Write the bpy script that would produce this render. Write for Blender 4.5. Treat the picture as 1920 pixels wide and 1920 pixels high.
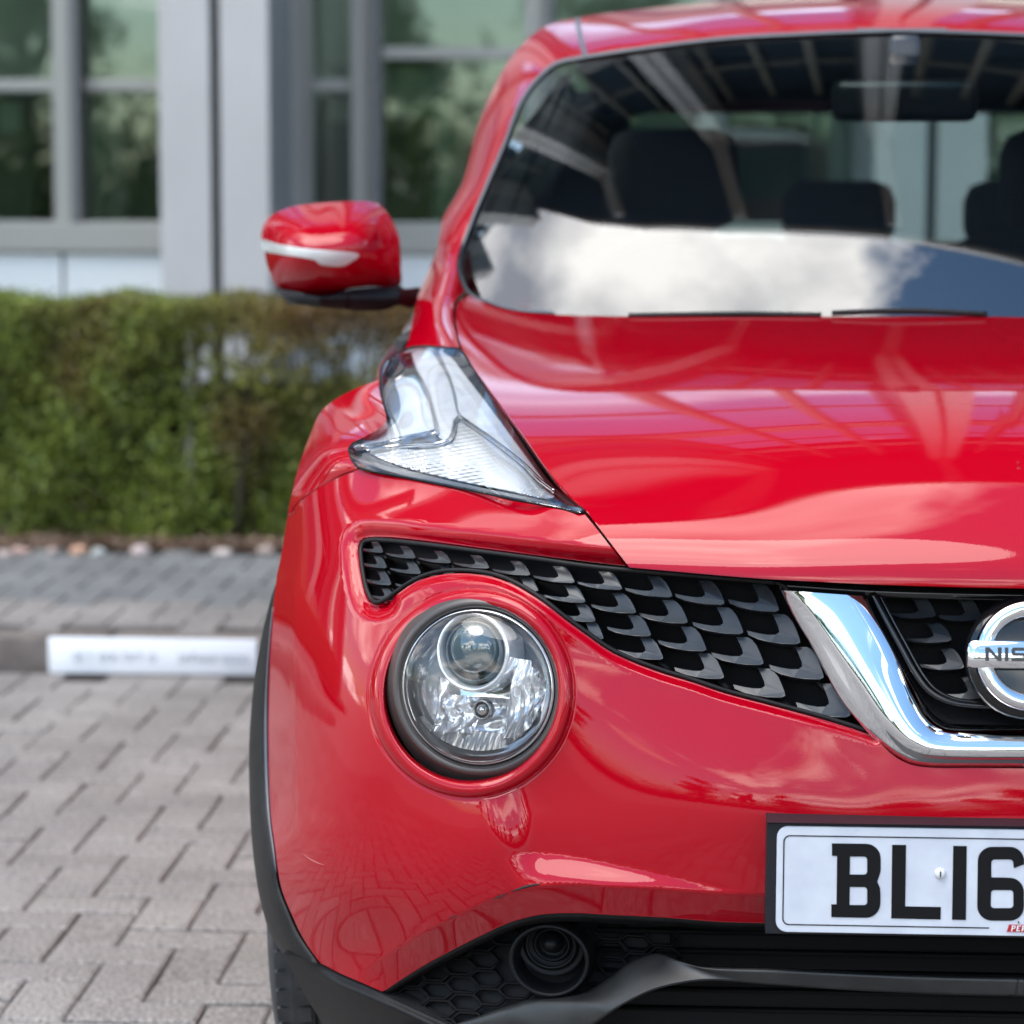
import bpy, bmesh, math, random
import numpy as np
from mathutils import Vector, Matrix
from mathutils.geometry import delaunay_2d_cdt

random.seed(7)
rng = np.random.RandomState(7)
for o in list(bpy.data.objects):
    bpy.data.objects.remove(o, do_unlink=True)
S = bpy.context.scene
COL = S.collection
rad = math.radians

# ------------------------------------------------------------------ camera
F_PX, YAW, PITCH, ROLL = 5173.6, -.0562, .1235, .002
CAM = np.array([-.3778, -2.8065, 1.2533])
_fw = np.array([math.sin(YAW) * math.cos(PITCH), math.cos(YAW) * math.cos(PITCH), -math.sin(PITCH)])
_rt = np.array([math.cos(YAW), -math.sin(YAW), 0.])
_up = np.cross(_rt, _fw)
cam_d = bpy.data.cameras.new("camera")
cam = bpy.data.objects.new("camera", cam_d)
COL.objects.link(cam)
cam_d.sensor_width = 36.0
cam_d.lens = F_PX / 1920 * 36.0
cam_d.clip_start = .1
cam_d.clip_end = 1500
cr_, sr_ = math.cos(ROLL), math.sin(ROLL)
r2 = _rt * cr_ + _up * sr_
u2 = -_rt * sr_ + _up * cr_
M = Matrix.Identity(4)
for i in range(3):
    M[i][0], M[i][1], M[i][2], M[i][3] = r2[i], u2[i], -_fw[i], CAM[i]
cam.matrix_world = M
cam_d.dof.use_dof = True
cam_d.dof.focus_distance = 3.02
cam_d.dof.aperture_fstop = 5.0
S.camera = cam

# ------------------------------------------------------------------ light and sky
SUN_EL, SUN_AZ = 64.0, 225.0          # azimuth clockwise from +Y: veiled sun, high over the left shoulder of the photographer
wd = bpy.data.worlds.new("World")
S.world = wd
wd.use_nodes = True
nt = wd.node_tree
nt.nodes.clear()
N = nt.nodes.new
L = nt.links.new
out = N("ShaderNodeOutputWorld")
bg = N("ShaderNodeBackground")
sky = N("ShaderNodeTexSky")
sky.sky_type = 'NISHITA'
sky.sun_disc = False
sky.sun_elevation = rad(SUN_EL)
sky.sun_rotation = rad(SUN_AZ)
sky.air_density = 1.2
sky.dust_density = .6
bg.inputs[1].default_value = .125
tc = N("ShaderNodeTexCoord")
sep = N("ShaderNodeSeparateXYZ")
L(tc.outputs['Generated'], sep.inputs[0])
zz = N("ShaderNodeMath"); zz.operation = 'MAXIMUM'; zz.inputs[1].default_value = .0
L(sep.outputs[2], zz.inputs[0])
za = N("ShaderNodeMath"); za.operation = 'ADD'; za.inputs[1].default_value = .28
L(zz.outputs[0], za.inputs[0])
dv = N("ShaderNodeVectorMath"); dv.operation = 'DIVIDE'
cmb = N("ShaderNodeCombineXYZ")
for k in range(3):
    L(za.outputs[0], cmb.inputs[k])
L(tc.outputs['Generated'], dv.inputs[0]); L(cmb.outputs[0], dv.inputs[1])
mp = N("ShaderNodeMapping"); mp.inputs['Location'].default_value = (-10.999, -15.163, 1.185)
mp.inputs['Scale'].default_value = (1.0, 1.0, .35)
L(dv.outputs[0], mp.inputs[0])
nz = N("ShaderNodeTexNoise"); nz.inputs['Scale'].default_value = 1.15; nz.inputs['Detail'].default_value = 9
nz.inputs['Roughness'].default_value = .56; nz.inputs['Distortion'].default_value = .35
L(mp.outputs[0], nz.inputs['Vector'])
rmp = N("ShaderNodeValToRGB")
rmp.color_ramp.elements[0].position = .505; rmp.color_ramp.elements[0].color = (0, 0, 0, 1)
rmp.color_ramp.elements[1].position = .56; rmp.color_ramp.elements[1].color = (1, 1, 1, 1)
L(nz.outputs[0], rmp.inputs[0])
nz2 = N("ShaderNodeTexNoise"); nz2.inputs['Scale'].default_value = 3.0; nz2.inputs['Detail'].default_value = 6
L(mp.outputs[0], nz2.inputs['Vector'])
rm2 = N("ShaderNodeValToRGB")
rm2.color_ramp.elements[0].position = .36; rm2.color_ramp.elements[0].color = (5.6, 6.0, 7.0, 1)
rm2.color_ramp.elements[1].position = .60; rm2.color_ramp.elements[1].color = (22.0, 21.6, 21.0, 1)
L(nz2.outputs[0], rm2.inputs[0])
mx = N("ShaderNodeMix"); mx.data_type = 'RGBA'
tn = N("ShaderNodeMix"); tn.data_type = 'RGBA'; tn.blend_type = 'MULTIPLY'; tn.inputs[0].default_value = 1.0
tn.inputs[7].default_value = (.84, 1.06, 1.16, 1)
L(sky.outputs[0], tn.inputs[6])
L(rmp.outputs[0], mx.inputs[0]); L(tn.outputs[2], mx.inputs[6]); L(rm2.outputs[0], mx.inputs[7])
L(mx.outputs[2], bg.inputs[0]); L(bg.outputs[0], out.inputs[0])
sun_d = bpy.data.lights.new("sun", 'SUN')
sun_d.energy = 1.6
sun_d.angle = rad(48)
sun_d.color = (1.0, .95, .88)
sun = bpy.data.objects.new("sun", sun_d)
COL.objects.link(sun)
_a = rad(SUN_AZ)
sdir = Vector((math.sin(_a) * math.cos(rad(SUN_EL)), math.cos(_a) * math.cos(rad(SUN_EL)), math.sin(rad(SUN_EL))))
sun.rotation_euler = sdir.to_track_quat('Z', 'Y').to_euler()
vs = S.view_settings
vs.view_transform = 'Standard'; vs.look = 'None'; vs.gamma = 1.0; vs.exposure = 1.06
S.cycles.max_bounces = 10
S.cycles.transparent_max_bounces = 16
S.cycles.caustics_reflective = False
S.cycles.caustics_refractive = False

# ------------------------------------------------------------------ geometry helpers
def at(u, v, Y):
    """point of the world at car depth Y (metres behind the number plate) seen at photo pixel u,v"""
    u = np.asarray(u, float); v = np.asarray(v, float); Y = np.asarray(Y, float)
    a, b = (u - 960) / F_PX, (v - 960) / F_PX
    x, y = a * cr_ + b * sr_, -a * sr_ + b * cr_
    d = _fw + x[..., None] * _rt - y[..., None] * _up
    t = (Y - CAM[1]) / d[..., 1]
    return CAM + t[..., None] * d

def proj(P):
    d = np.asarray(P, float) - CAM
    z = d @ _fw
    x = d @ _rt / z; y = -(d @ _up) / z
    return 960 + F_PX * (x * cr_ - y * sr_), 960 + F_PX * (x * sr_ + y * cr_)

def cr(pts, step=5., closed=False):
    """centripetal Catmull-Rom through pts, resampled at about step"""
    P = np.array(pts, float)
    n = len(P)
    if n < 3 and not closed:
        m = max(2, int(np.hypot(*(P[1] - P[0])[:2]) / step) + 1)
        return P[0] + (P[1] - P[0]) * np.linspace(0, 1, m)[:, None]
    if closed:
        Q = np.vstack([P[-1:], P, P[:2]])
    else:
        Q = np.vstack([2 * P[:1] - P[1:2], P, 2 * P[-1:] - P[-2:-1]])
    out = []
    for i in range(1, len(Q) - 2):
        p0, p1, p2, p3 = Q[i - 1:i + 3]
        d = [max(np.linalg.norm(a - b), 1e-6) ** .5 for a, b in ((p0, p1), (p1, p2), (p2, p3))]
        m1 = (p1 - p0) / d[0] - (p2 - p0) / (d[0] + d[1]) + (p2 - p1) / d[1]
        m2 = (p2 - p1) / d[1] - (p3 - p1) / (d[1] + d[2]) + (p3 - p2) / d[2]
        m1 *= d[1]; m2 *= d[1]
        k = max(1, int(round(np.linalg.norm((p2 - p1)[:2]) / step)))
        t = np.arange(k)[:, None] / k
        out.append((2 * t**3 - 3 * t**2 + 1) * p1 + (t**3 - 2 * t**2 + t) * m1 + (-2 * t**3 + 3 * t**2) * p2 + (t**3 - t**2) * m2)
    if not closed:
        out.append(P[-1:])
    return np.vstack(out)

def join(*cs):
    """chain open curves into one closed loop, dropping doubled points"""
    P = np.vstack([np.asarray(c, float) for c in cs])
    keep = [0]
    for i in range(1, len(P)):
        if np.hypot(*(P[i] - P[keep[-1]])[:2]) > .8:
            keep.append(i)
    if np.hypot(*(P[keep[-1]] - P[0])[:2]) < .8:
        keep.pop()
    return P[keep]

def dist(p, line, closed=True):
    """distance of points p (n,2) to a polyline"""
    A = line[:, :2]
    B = np.roll(A, -1, 0)
    if not closed:
        A, B = A[:-1], B[:-1]
    best = np.full(len(p), 1e9)
    for c in range(0, len(p), 4000):
        q = p[c:c + 4000, None, :]
        ab = (B - A)[None]
        t = np.clip(((q - A[None]) * ab).sum(2) / np.maximum((ab**2).sum(2), 1e-9), 0, 1)
        d = np.sqrt((((A[None] + ab * t[..., None]) - q)**2).sum(2)).min(1)
        best[c:c + 4000] = d
    return best

def inside(p, loop):
    x, y = p[:, 0], p[:, 1]
    r = np.zeros(len(p), bool)
    a = loop[:, :2]; b = np.roll(a, -1, 0)
    for (x1, y1), (x2, y2) in zip(a, b):
        if y1 == y2:
            continue
        c = ((y1 > y) != (y2 > y)) & (x < (x2 - x1) * (y - y1) / (y2 - y1) + x1)
        r ^= c
    return r

def sst(a, b, x):
    t = np.clip((np.asarray(x, float) - a) / (b - a), 0, 1)
    return t * t * (3 - 2 * t)

class Depth:
    """smooth depth through control points (u, v, Y): thin-plate spline of inverse distance"""
    def __init__(self, pts, lam=0., mirror=.5, extra=None, scale=(500., 500.)):
        self.sc = np.array(scale)
        P = [tuple(map(float, p)) for p in pts]
        if mirror:
            for u, v, Y in list(P):
                q = at(u, v, Y)
                if -mirror < q[0] < -.012:
                    mu, mv = proj(q * np.array([-1, 1, 1]))
                    P.append((float(mu), float(mv), Y))
        P = np.array(P)
        self.c = P[:, :2] / self.sc
        w = 1 / (P[:, 2] - CAM[1])
        n = len(P)
        K = self._k(self.c)
        T = self._t(self.c)
        m = T.shape[1]
        A = np.zeros((n + m, n + m))
        A[:n, :n] = K + lam * np.eye(n)
        A[:n, n:] = T
        A[n:, :n] = T.T
        b = np.zeros(n + m); b[:n] = w
        self.s = np.linalg.solve(A, b)
        self.m = m
        self.extra = extra
    def _t(self, p):
        x, y = p[:, 0] - 2, p[:, 1] - 2
        return np.stack([np.ones(len(p)), x, y, x * x, x * y, y * y], 1)
    def _k(self, p):
        r2 = ((p[:, None] - self.c[None])**2).sum(2)
        return -.5 * r2 * r2 * np.log(r2 + 1e-12)
    def base(self, p):
        q = np.asarray(p, float) / self.sc
        o = np.empty(len(q))
        for c in range(0, len(q), 20000):
            o[c:c + 20000] = self._k(q[c:c + 20000]) @ self.s[:-self.m] + self._t(q[c:c + 20000]) @ self.s[-self.m:]
        return 1 / o + CAM[1]
    def __call__(self, p):
        p = np.asarray(p, float)[:, :2]
        y = self.base(p)
        if self.extra is not None:
            y = y + self.extra(p)
        return y
    def one(self, u, v):
        return float(self(np.array([[u, v]]))[0])

class Poly:
    """depth as a low-order surface fitted to control points, for glass and other very fair panels"""
    def __init__(self, pts, deg=4, mirror=.95):
        P = [tuple(map(float, p)) for p in pts]
        for u, v, Y in list(P):
            q = at(u, v, Y)
            if -mirror < q[0] < -.012:
                mu, mv = proj(q * np.array([-1, 1, 1])); P.append((float(mu), float(mv), Y))
        P = np.array(P)
        self.o = P[:, :2].mean(0); self.k = P[:, :2].std(0) * 1.7; self.deg = deg
        self.s = np.linalg.lstsq(self._b(P[:, :2]), 1 / (P[:, 2] - CAM[1]), rcond=None)[0]
        r = 1 / (self._b(P[:, :2]) @ self.s) + CAM[1] - P[:, 2]
        print('poly fit rms', float(np.sqrt((r**2).mean())), 'max', float(np.abs(r).max()))
    def _b(self, p):
        x = (p[:, 0] - self.o[0]) / self.k[0]; y = (p[:, 1] - self.o[1]) / self.k[1]
        return np.stack([x**i * y**j for i in range(self.deg + 1) for j in range(self.deg + 1 - i)], 1)
    def __call__(self, p):
        return 1 / (self._b(np.asarray(p, float)[:, :2]) @ self.s) + CAM[1]
    base = __call__

class Surf:
    """depth of a surface given in car coordinates as Y = S(X, Z)"""
    def __init__(self, S_): self.S = S_
    def __call__(self, p):
        p = np.asarray(p, float)
        Y = np.full(len(p), 1.5)
        for _ in range(40):
            P = at(p[:, 0], p[:, 1], Y)
            Y = .5 * Y + .5 * self.S(P[:, 0], P[:, 2])
        return Y
    base = __call__

def new_obj(name, me, parent=None, mat=None, loc=None):
    o = bpy.data.objects.new(name, me)
    COL.objects.link(o)
    if parent is not None:
        o.parent = parent
    if loc is not None:
        o.location = loc
    if mat is not None and me is not None:
        me.materials.clear(); me.materials.append(mat)
    return o

def mesh(name, V, Fs, mat=None, parent=None, smooth=True, normals=None, weld=False):
    me = bpy.data.meshes.new(name)
    me.from_pydata([tuple(map(float, v)) for v in V], [], [tuple(int(i) for i in f) for f in Fs])
    me.update()
    if smooth:
        me.polygons.foreach_set('use_smooth', [True] * len(me.polygons))
    if normals is not None:
        me.normals_split_custom_set_from_vertices([tuple(map(float, n)) for n in normals])
    return new_obj(name, me, parent, mat)

def thing(name, label, cat, loc=(0, 0, 0), group=None):
    o = bpy.data.objects.new(name, None)
    COL.objects.link(o)
    o.location = loc
    o.empty_display_size = .1
    o['label'] = label; o['category'] = cat
    if group:
        o['group'] = group
    return o

def tag(o, label=None, cat=None, kind=None, group=None):
    if label: o['label'] = label
    if cat: o['category'] = cat
    if kind: o['kind'] = kind
    if group: o['group'] = group
    return o

def tri2d(loop, holes=(), step=9., rings=(2., 5., 10.), extra=None):
    loops = [loop[:, :2]] + [h[:, :2] for h in holes]
    lo, hi = loop[:, :2].min(0), loop[:, :2].max(0)
    gx = np.arange(lo[0], hi[0] + step, step)
    gy = np.arange(lo[1], hi[1] + step, step * .866)
    G = np.array([(x + (step / 2 if j % 2 else 0), y) for j, y in enumerate(gy) for x in gx])
    pts = [G]
    segs = loops + ([e[:, :2] for e in extra] if extra else [])
    for k, lp in enumerate(segs):
        closed = k < len(loops)
        a = lp
        tng = np.roll(a, -1, 0) - np.roll(a, 1, 0) if closed else np.gradient(a, axis=0)
        nrm = np.stack([-tng[:, 1], tng[:, 0]], 1)
        nrm /= np.maximum(np.linalg.norm(nrm, axis=1), 1e-9)[:, None]
        for r in rings:
            pts += [a + nrm * r, a - nrm * r]
        if not closed:
            pts.append(a)
    Q = np.vstack(pts)
    m = inside(Q, loops[0])
    for h in loops[1:]:
        m &= ~inside(Q, h)
    Q = Q[m]
    d = np.full(len(Q), 1e9)
    for lp in loops:
        d = np.minimum(d, dist(Q, lp))
    Q = Q[d > min(rings) * .8 if len(rings) else d > step * .5]
    # thin out crowded points, rings first
    cell = {}
    keep = []
    rmin = max(1.4, (min(rings) if len(rings) else step) * .8)
    for i in range(len(Q) - 1, -1, -1):
        x, y = Q[i]
        r = rmin
        k = (int(x / rmin), int(y / rmin))
        ok = True
        for dx in (-1, 0, 1):
            for dy in (-1, 0, 1):
                for j in cell.get((k[0] + dx, k[1] + dy), ()):
                    if (Q[j, 0] - x)**2 + (Q[j, 1] - y)**2 < r * r:
                        ok = False; break
                if not ok: break
            if not ok: break
        if ok:
            cell.setdefault(k, []).append(i); keep.append(i)
    Q = Q[keep]
    V = [tuple(p) for lp in loops for p in lp]
    E = []; b = 0
    for lp in loops:
        n = len(lp)
        E += [(b + i, b + (i + 1) % n) for i in range(n)]
        b += n
    V += [tuple(p) for p in Q]
    vo, eo, fo, _, _, _ = delaunay_2d_cdt([Vector(p) for p in V], E, [], 0, 1e-5)
    P = np.array([tuple(p) for p in vo])
    T = np.array([f for f in fo if len(f) == 3])
    c = P[T].mean(1)
    m = inside(c, loops[0])
    for h in loops[1:]:
        m &= ~inside(c, h)
    return P, T[m]

def patch(name, loop, depth, mat, parent, holes=(), step=9., rings=(2., 5., 10.), round_px=4., round_m=.003,
          thick=.014, sym=False, extra=None, side=None, back=False):
    """a sheet of bodywork: outline traced loop, real depth from depth(), rolled edges and a turned-in flange"""
    P, T = tri2d(loop, holes, step, rings, extra)
    loops = [loop] + list(holes)
    def full(p):
        y = depth(p)
        if round_px:
            d = np.full(len(p), 1e9)
            for lp in loops:
                d = np.minimum(d, dist(p, lp))
            t = np.clip(1 - d / round_px, 0, 1)
            y = y + round_m * (1 - np.sqrt(np.maximum(1 - t * t, 0)))
        return y
    Y = full(P)
    V = at(P[:, 0], P[:, 1], Y)
    e = 1.2
    pu = at(P[:, 0] + e, P[:, 1], depth(P + [e, 0])) - at(P[:, 0] - e, P[:, 1], depth(P - [e, 0]))
    pv = at(P[:, 0], P[:, 1] + e, depth(P + [0, e])) - at(P[:, 0], P[:, 1] - e, depth(P - [0, e]))
    nn = np.cross(pv, pu)
    nn /= np.linalg.norm(nn, axis=1)[:, None]
    s = np.sign((nn * (CAM - V)).sum(1)); s[s == 0] = 1
    nn *= s[:, None]
    # orient faces towards the camera
    a, b, c = V[T[:, 0]], V[T[:, 1]], V[T[:, 2]]
    fn = np.cross(b - a, c - a)
    flip = (fn * (CAM - a)).sum(1) < 0
    T[flip] = T[flip][:, ::-1]
    if sym:
        bm = bmesh.new()
        for k in ('nx', 'ny', 'nz'):
            bm.verts.layers.float.new(k)
        lay = [bm.verts.layers.float[k] for k in ('nx', 'ny', 'nz')]
        vs_ = [bm.verts.new(p) for p in V]
        for v_, n_ in zip(vs_, nn):
            for l_, x_ in zip(lay, n_):
                v_[l_] = x_
        for f in T:
            bm.faces.new([vs_[i] for i in f])
        bmesh.ops.bisect_plane(bm, geom=bm.verts[:] + bm.edges[:] + bm.faces[:], dist=1e-5, plane_co=(0, 0, 0),
                               plane_no=(1, 0, 0), clear_outer=True)
        bmesh.ops.triangulate(bm, faces=[f for f in bm.faces if len(f.verts) > 3])
        bm.verts.ensure_lookup_table(); bm.verts.index_update()
        V = np.array([v_.co[:] for v_ in bm.verts])
        nn = np.array([[v_[l_] for l_ in lay] for v_ in bm.verts])
        T = np.array([[v_.index for v_ in f.verts] for f in bm.faces])
        bm.free()
        mid = np.abs(V[:, 0]) < 1e-4
        V[mid, 0] = 0; nn[mid, 0] = 0
        nn /= np.linalg.norm(nn, axis=1)[:, None]
        n = len(V)
        idx = np.arange(n) + n
        idx[mid] = np.arange(n)[mid]
        V = np.vstack([V, V * [-1, 1, 1]]); nn = np.vstack([nn, nn * [-1, 1, 1]])
        T = np.vstack([T, idx[T][:, ::-1]])
    # turned-in flange
    if thick:
        ed = {}
        for f in T:
            for i in range(3):
                k = (f[i], f[(i + 1) % 3])
                if (k[1], k[0]) in ed:
                    del ed[(k[1], k[0])]
                else:
                    ed[k] = 1
        bv = sorted({i for k in ed for i in k})
        m = {i: len(V) + j for j, i in enumerate(bv)}
        m2 = {i: len(V) + len(bv) + j for j, i in enumerate(bv)}
        out3 = np.zeros((len(V), 3))
        for a, b in ed:
            d = V[b] - V[a]
            w = np.cross(d, nn[a] + nn[b])
            w /= max(np.linalg.norm(w), 1e-9)
            out3[a] += w; out3[b] += w
        ob = out3[bv]; ob /= np.maximum(np.linalg.norm(ob, axis=1), 1e-9)[:, None]
        Vb = V[bv]
        n_new = np.vstack([ob, ob])
        dirb = np.array([0, 1., 0]) * .6 - nn[bv] * .4
        dirb /= np.linalg.norm(dirb, axis=1)[:, None]
        V = np.vstack([V, Vb, Vb + dirb * thick])
        nn = np.vstack([nn, n_new])
        Fl = [tuple(f) for f in T]
        for a, b in ed:
            Fl.append((m[b], m[a], m2[a], m2[b]))
    else:
        Fl = [tuple(f) for f in T]
    if side is not None:
        V, nn, Fl = side(V, nn, Fl)
    if parent is not None and parent.location.length > 0:
        V = V - np.array(parent.location)
    return mesh(name, V, Fl, mat, parent, normals=nn)

def mirrored(o, label=None):
    """the same part on the other side of the car, its mesh data mirrored"""
    me = o.data.copy() if o.data else None
    c = bpy.data.objects.new(o.name.split('.')[0], me)
    COL.objects.link(c)
    c.parent = o.parent
    c.location = (-o.location.x, o.location.y, o.location.z)
    if me:
        n = len(me.vertices)
        co = np.empty(n * 3); me.vertices.foreach_get('co', co)
        co = co.reshape(-1, 3) * [-1, 1, 1]
        has = me.has_custom_normals
        if has:
            nv = np.zeros((n, 3))
            cn = np.empty(len(me.loops) * 3); me.corner_normals.foreach_get('vector', cn)
            vi = np.empty(len(me.loops), int); me.loops.foreach_get('vertex_index', vi)
            nv[vi] = cn.reshape(-1, 3)
        me.vertices.foreach_set('co', co.ravel())
        me.flip_normals()
        if has:
            me.normals_split_custom_set_from_vertices([tuple(x) for x in nv * [-1, 1, 1]])
        me.update()
    if label: c['label'] = label
    for ch in [x for x in o.children]:
        d = mirrored(ch)
        d.parent = c
    return c

class MB:
    """mesh collector"""
    def __init__(self): self.V = []; self.F = []
    def add(self, V, Fs):
        b = len(self.V)
        self.V += [tuple(map(float, v)) for v in V]
        self.F += [tuple(b + int(i) for i in f) for f in Fs]
        return self
    def box(self, c, s, bev=0., R=None):
        h = np.array(s, float) / 2
        bm = bmesh.new(); bmesh.ops.create_cube(bm, size=1)
        bmesh.ops.scale(bm, vec=Vector(s), verts=bm.verts)
        if bev: bmesh.ops.bevel(bm, geom=bm.edges[:], offset=bev, segments=2, affect='EDGES', profile=.5)
        if R is not None: bmesh.ops.transform(bm, matrix=R, verts=bm.verts)
        bmesh.ops.translate(bm, vec=Vector(c), verts=bm.verts)
        bm.verts.index_update()
        self.add([v.co[:] for v in bm.verts], [[v.index for v in f.verts] for f in bm.faces]); bm.free()
        return self
    def tube(self, pts, r, n=8, closed=False, caps=True):
        P = np.array(pts, float); m = len(P)
        rr = np.broadcast_to(np.asarray(r, float), (m,))
        T = np.roll(P, -1, 0) - np.roll(P, 1, 0) if closed else np.gradient(P, axis=0)
        T /= np.maximum(np.linalg.norm(T, axis=1), 1e-9)[:, None]
        ref = np.array([0, 0, 1.]) if abs(T[0][2]) < .9 else np.array([0, 1., 0])
        V = []
        a = np.cross(T[0], ref); a /= np.linalg.norm(a)
        for i in range(m):
            a = a - T[i] * (a @ T[i]); a /= np.linalg.norm(a)
            b = np.cross(T[i], a)
            for k in range(n):
                t = 2 * math.pi * k / n
                V.append(P[i] + rr[i] * (a * math.cos(t) + b * math.sin(t)))
        Fs = []
        for i in range(m if closed else m - 1):
            j = (i + 1) % m
            for k in range(n):
                l = (k + 1) % n
                Fs.append((i * n + k, j * n + k, j * n + l, i * n + l))
        if caps and not closed:
            Fs.append(tuple(range(n))[::-1]); Fs.append(tuple((m - 1) * n + k for k in range(n)))
        return self.add(V, Fs)
    def lathe(self, prof, c, ax, n=48, ref=(0, 0, 1), sx=1., sy=1.):
        """prof: list of (radius, height along ax)"""
        ax = np.array(ax, float); ax /= np.linalg.norm(ax)
        a = np.cross(ax, ref); a /= np.linalg.norm(a); b = np.cross(ax, a)
        c = np.array(c, float)
        V = []
        for r, h in prof:
            for k in range(n):
                t = 2 * math.pi * k / n
                V.append(c + ax * h + r * (a * math.cos(t) * sx + b * math.sin(t) * sy))
        Fs = [(i * n + k, i * n + (k + 1) % n, (i + 1) * n + (k + 1) % n, (i + 1) * n + k) for i in range(len(prof) - 1) for k in range(n)]
        return self.add(V, Fs)
    def loft(self, rows, closed_u=False):
        n = len(rows[0]); V = [p for r in rows for p in r]
        m = n if closed_u else n - 1
        Fs = [(i * n + k, i * n + (k + 1) % n, (i + 1) * n + (k + 1) % n, (i + 1) * n + k) for i in range(len(rows) - 1) for k in range(m)]
        return self.add(V, Fs)
    def build(self, name, mat, parent=None, smooth=True, fix=True, ang=None):
        me = bpy.data.meshes.new(name)
        V = np.array(self.V)
        if parent is not None: V = V - np.array(world_loc(parent))
        me.from_pydata([tuple(v) for v in V], [], self.F); me.update()
        if fix:
            bm = bmesh.new(); bm.from_mesh(me); bmesh.ops.recalc_face_normals(bm, faces=bm.faces); bm.to_mesh(me); bm.free()
        if smooth:
            if ang:
                me.polygons.foreach_set('use_smooth', [True] * len(me.polygons))
                me.set_sharp_from_angle(angle=rad(ang))
            else:
                me.polygons.foreach_set('use_smooth', [True] * len(me.polygons))
        return new_obj(name, me, parent, mat)

def world_loc(o):
    v = Vector((0, 0, 0))
    while o is not None:
        v += o.location; o = o.parent
    return v

# ------------------------------------------------------------------ materials
def mat(name, col=(.5, .5, .5), rough=.5, metal=0., coat=0., coat_rough=.02, spec=.5, ior=1.5, coat_ior=1.5, **kw):
    m = bpy.data.materials.new(name); m.use_nodes = True
    b = m.node_tree.nodes['Principled BSDF']
    b.inputs['Base Color'].default_value = (*col, 1)
    b.inputs['Roughness'].default_value = rough
    b.inputs['Metallic'].default_value = metal
    b.inputs['Coat Weight'].default_value = coat
    b.inputs['Coat Roughness'].default_value = coat_rough
    b.inputs['Coat IOR'].default_value = coat_ior
    b.inputs['Specular IOR Level'].default_value = spec
    b.inputs['IOR'].default_value = ior
    for k, v in kw.items():
        b.inputs[k.replace('_', ' ')].default_value = v
    return m

def nodes(m):
    return m.node_tree, m.node_tree.nodes['Principled BSDF']

def noise_col(m, c1, c2, scale=20., detail=4., lo=.35, hi=.65, coord='Object', bump=0., bscale=None, rough=None):
    nt, b = nodes(m)
    N = nt.nodes.new; L = nt.links.new
    t = N("ShaderNodeTexCoord"); n = N("ShaderNodeTexNoise")
    n.inputs['Scale'].default_value = scale; n.inputs['Detail'].default_value = detail
    L(t.outputs[coord], n.inputs['Vector'])
    r = N("ShaderNodeValToRGB")
    r.color_ramp.elements[0].position = lo; r.color_ramp.elements[0].color = (*c1, 1)
    r.color_ramp.elements[1].position = hi; r.color_ramp.elements[1].color = (*c2, 1)
    L(n.outputs[0], r.inputs[0]); L(r.outputs[0], b.inputs['Base Color'])
    if bump:
        n2 = N("ShaderNodeTexNoise"); n2.inputs['Scale'].default_value = bscale or scale * 4
        n2.inputs['Detail'].default_value = 3
        L(t.outputs[coord], n2.inputs['Vector'])
        bp = N("ShaderNodeBump"); bp.inputs['Strength'].default_value = bump; bp.inputs['Distance'].default_value = .002
        L(n2.outputs[0], bp.inputs['Height']); L(bp.outputs[0], b.inputs['Normal'])
    if rough:
        mr = N("ShaderNodeMapRange"); mr.inputs[3].default_value = rough[0]; mr.inputs[4].default_value = rough[1]
        mr.inputs[1].default_value = .3; mr.inputs[2].default_value = .7
        L(n.outputs[0], mr.inputs[0]); L(mr.outputs[0], b.inputs['Roughness'])
    return r

#PAINT#
PAINT = mat('red_paint', (.345, .0002, .008), rough=.5, metal=0., coat=1., coat_rough=.006, coat_ior=1.46, spec=.0)
nt_, b_ = nodes(PAINT)
t_ = nt_.nodes.new("ShaderNodeTexCoord"); n_ = nt_.nodes.new("ShaderNodeTexNoise"); n_.inputs['Scale'].default_value = 520; n_.inputs['Detail'].default_value = 1
nt_.links.new(t_.outputs['Object'], n_.inputs['Vector'])
bp_ = nt_.nodes.new("ShaderNodeBump"); bp_.inputs['Strength'].default_value = .035; bp_.inputs['Distance'].default_value = .0004
nt_.links.new(n_.outputs[0], bp_.inputs['Height']); nt_.links.new(bp_.outputs[0], b_.inputs['Coat Normal'])
n2_ = nt_.nodes.new("ShaderNodeTexNoise"); n2_.inputs['Scale'].default_value = 9; n2_.inputs['Detail'].default_value = 8
nt_.links.new(t_.outputs['Object'], n2_.inputs['Vector'])
m_ = nt_.nodes.new("ShaderNodeMapRange"); m_.inputs[1].default_value = .4; m_.inputs[2].default_value = .75; m_.inputs[3].default_value = .004; m_.inputs[4].default_value = .05
nt_.links.new(n2_.outputs[0], m_.inputs[0]); nt_.links.new(m_.outputs[0], b_.inputs['Coat Roughness'])
PAINT_IN = mat('red_primer', (.25, .004, .008), rough=.6)
CHROME = mat('chrome', (.78, .79, .80), rough=.035, metal=1.)
SILVER = mat('bright_reflector', (.82, .83, .85), rough=.06, metal=1.)
BLACKP = mat('black_plastic', (.01, .01, .01), rough=.45, spec=.2)
noise_col(BLACKP, (.006, .006, .0065), (.012, .012, .0125), 60, 5, .3, .7, bump=.15, bscale=1800)
GLOSSB = mat('gloss_black', (.008, .008, .009), rough=.1, spec=.6)
FINM = mat('grille_plastic', (.03, .036, .044), rough=.32, spec=.55)
noise_col(FINM, (.012, .0145, .018), (.022, .026, .031), 45, 5, .3, .7, rough=(.28, .42))
DEEP = mat('recess_black', (.004, .004, .005), rough=.7, spec=.2)
CLAD = mat('weathered_cladding', (.03, .03, .031), rough=.36, spec=.5)
noise_col(CLAD, (.011, .0115, .012), (.032, .032, .031), 14, 6, .35, .75, bump=.2, bscale=1400, rough=(.3, .46))
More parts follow.
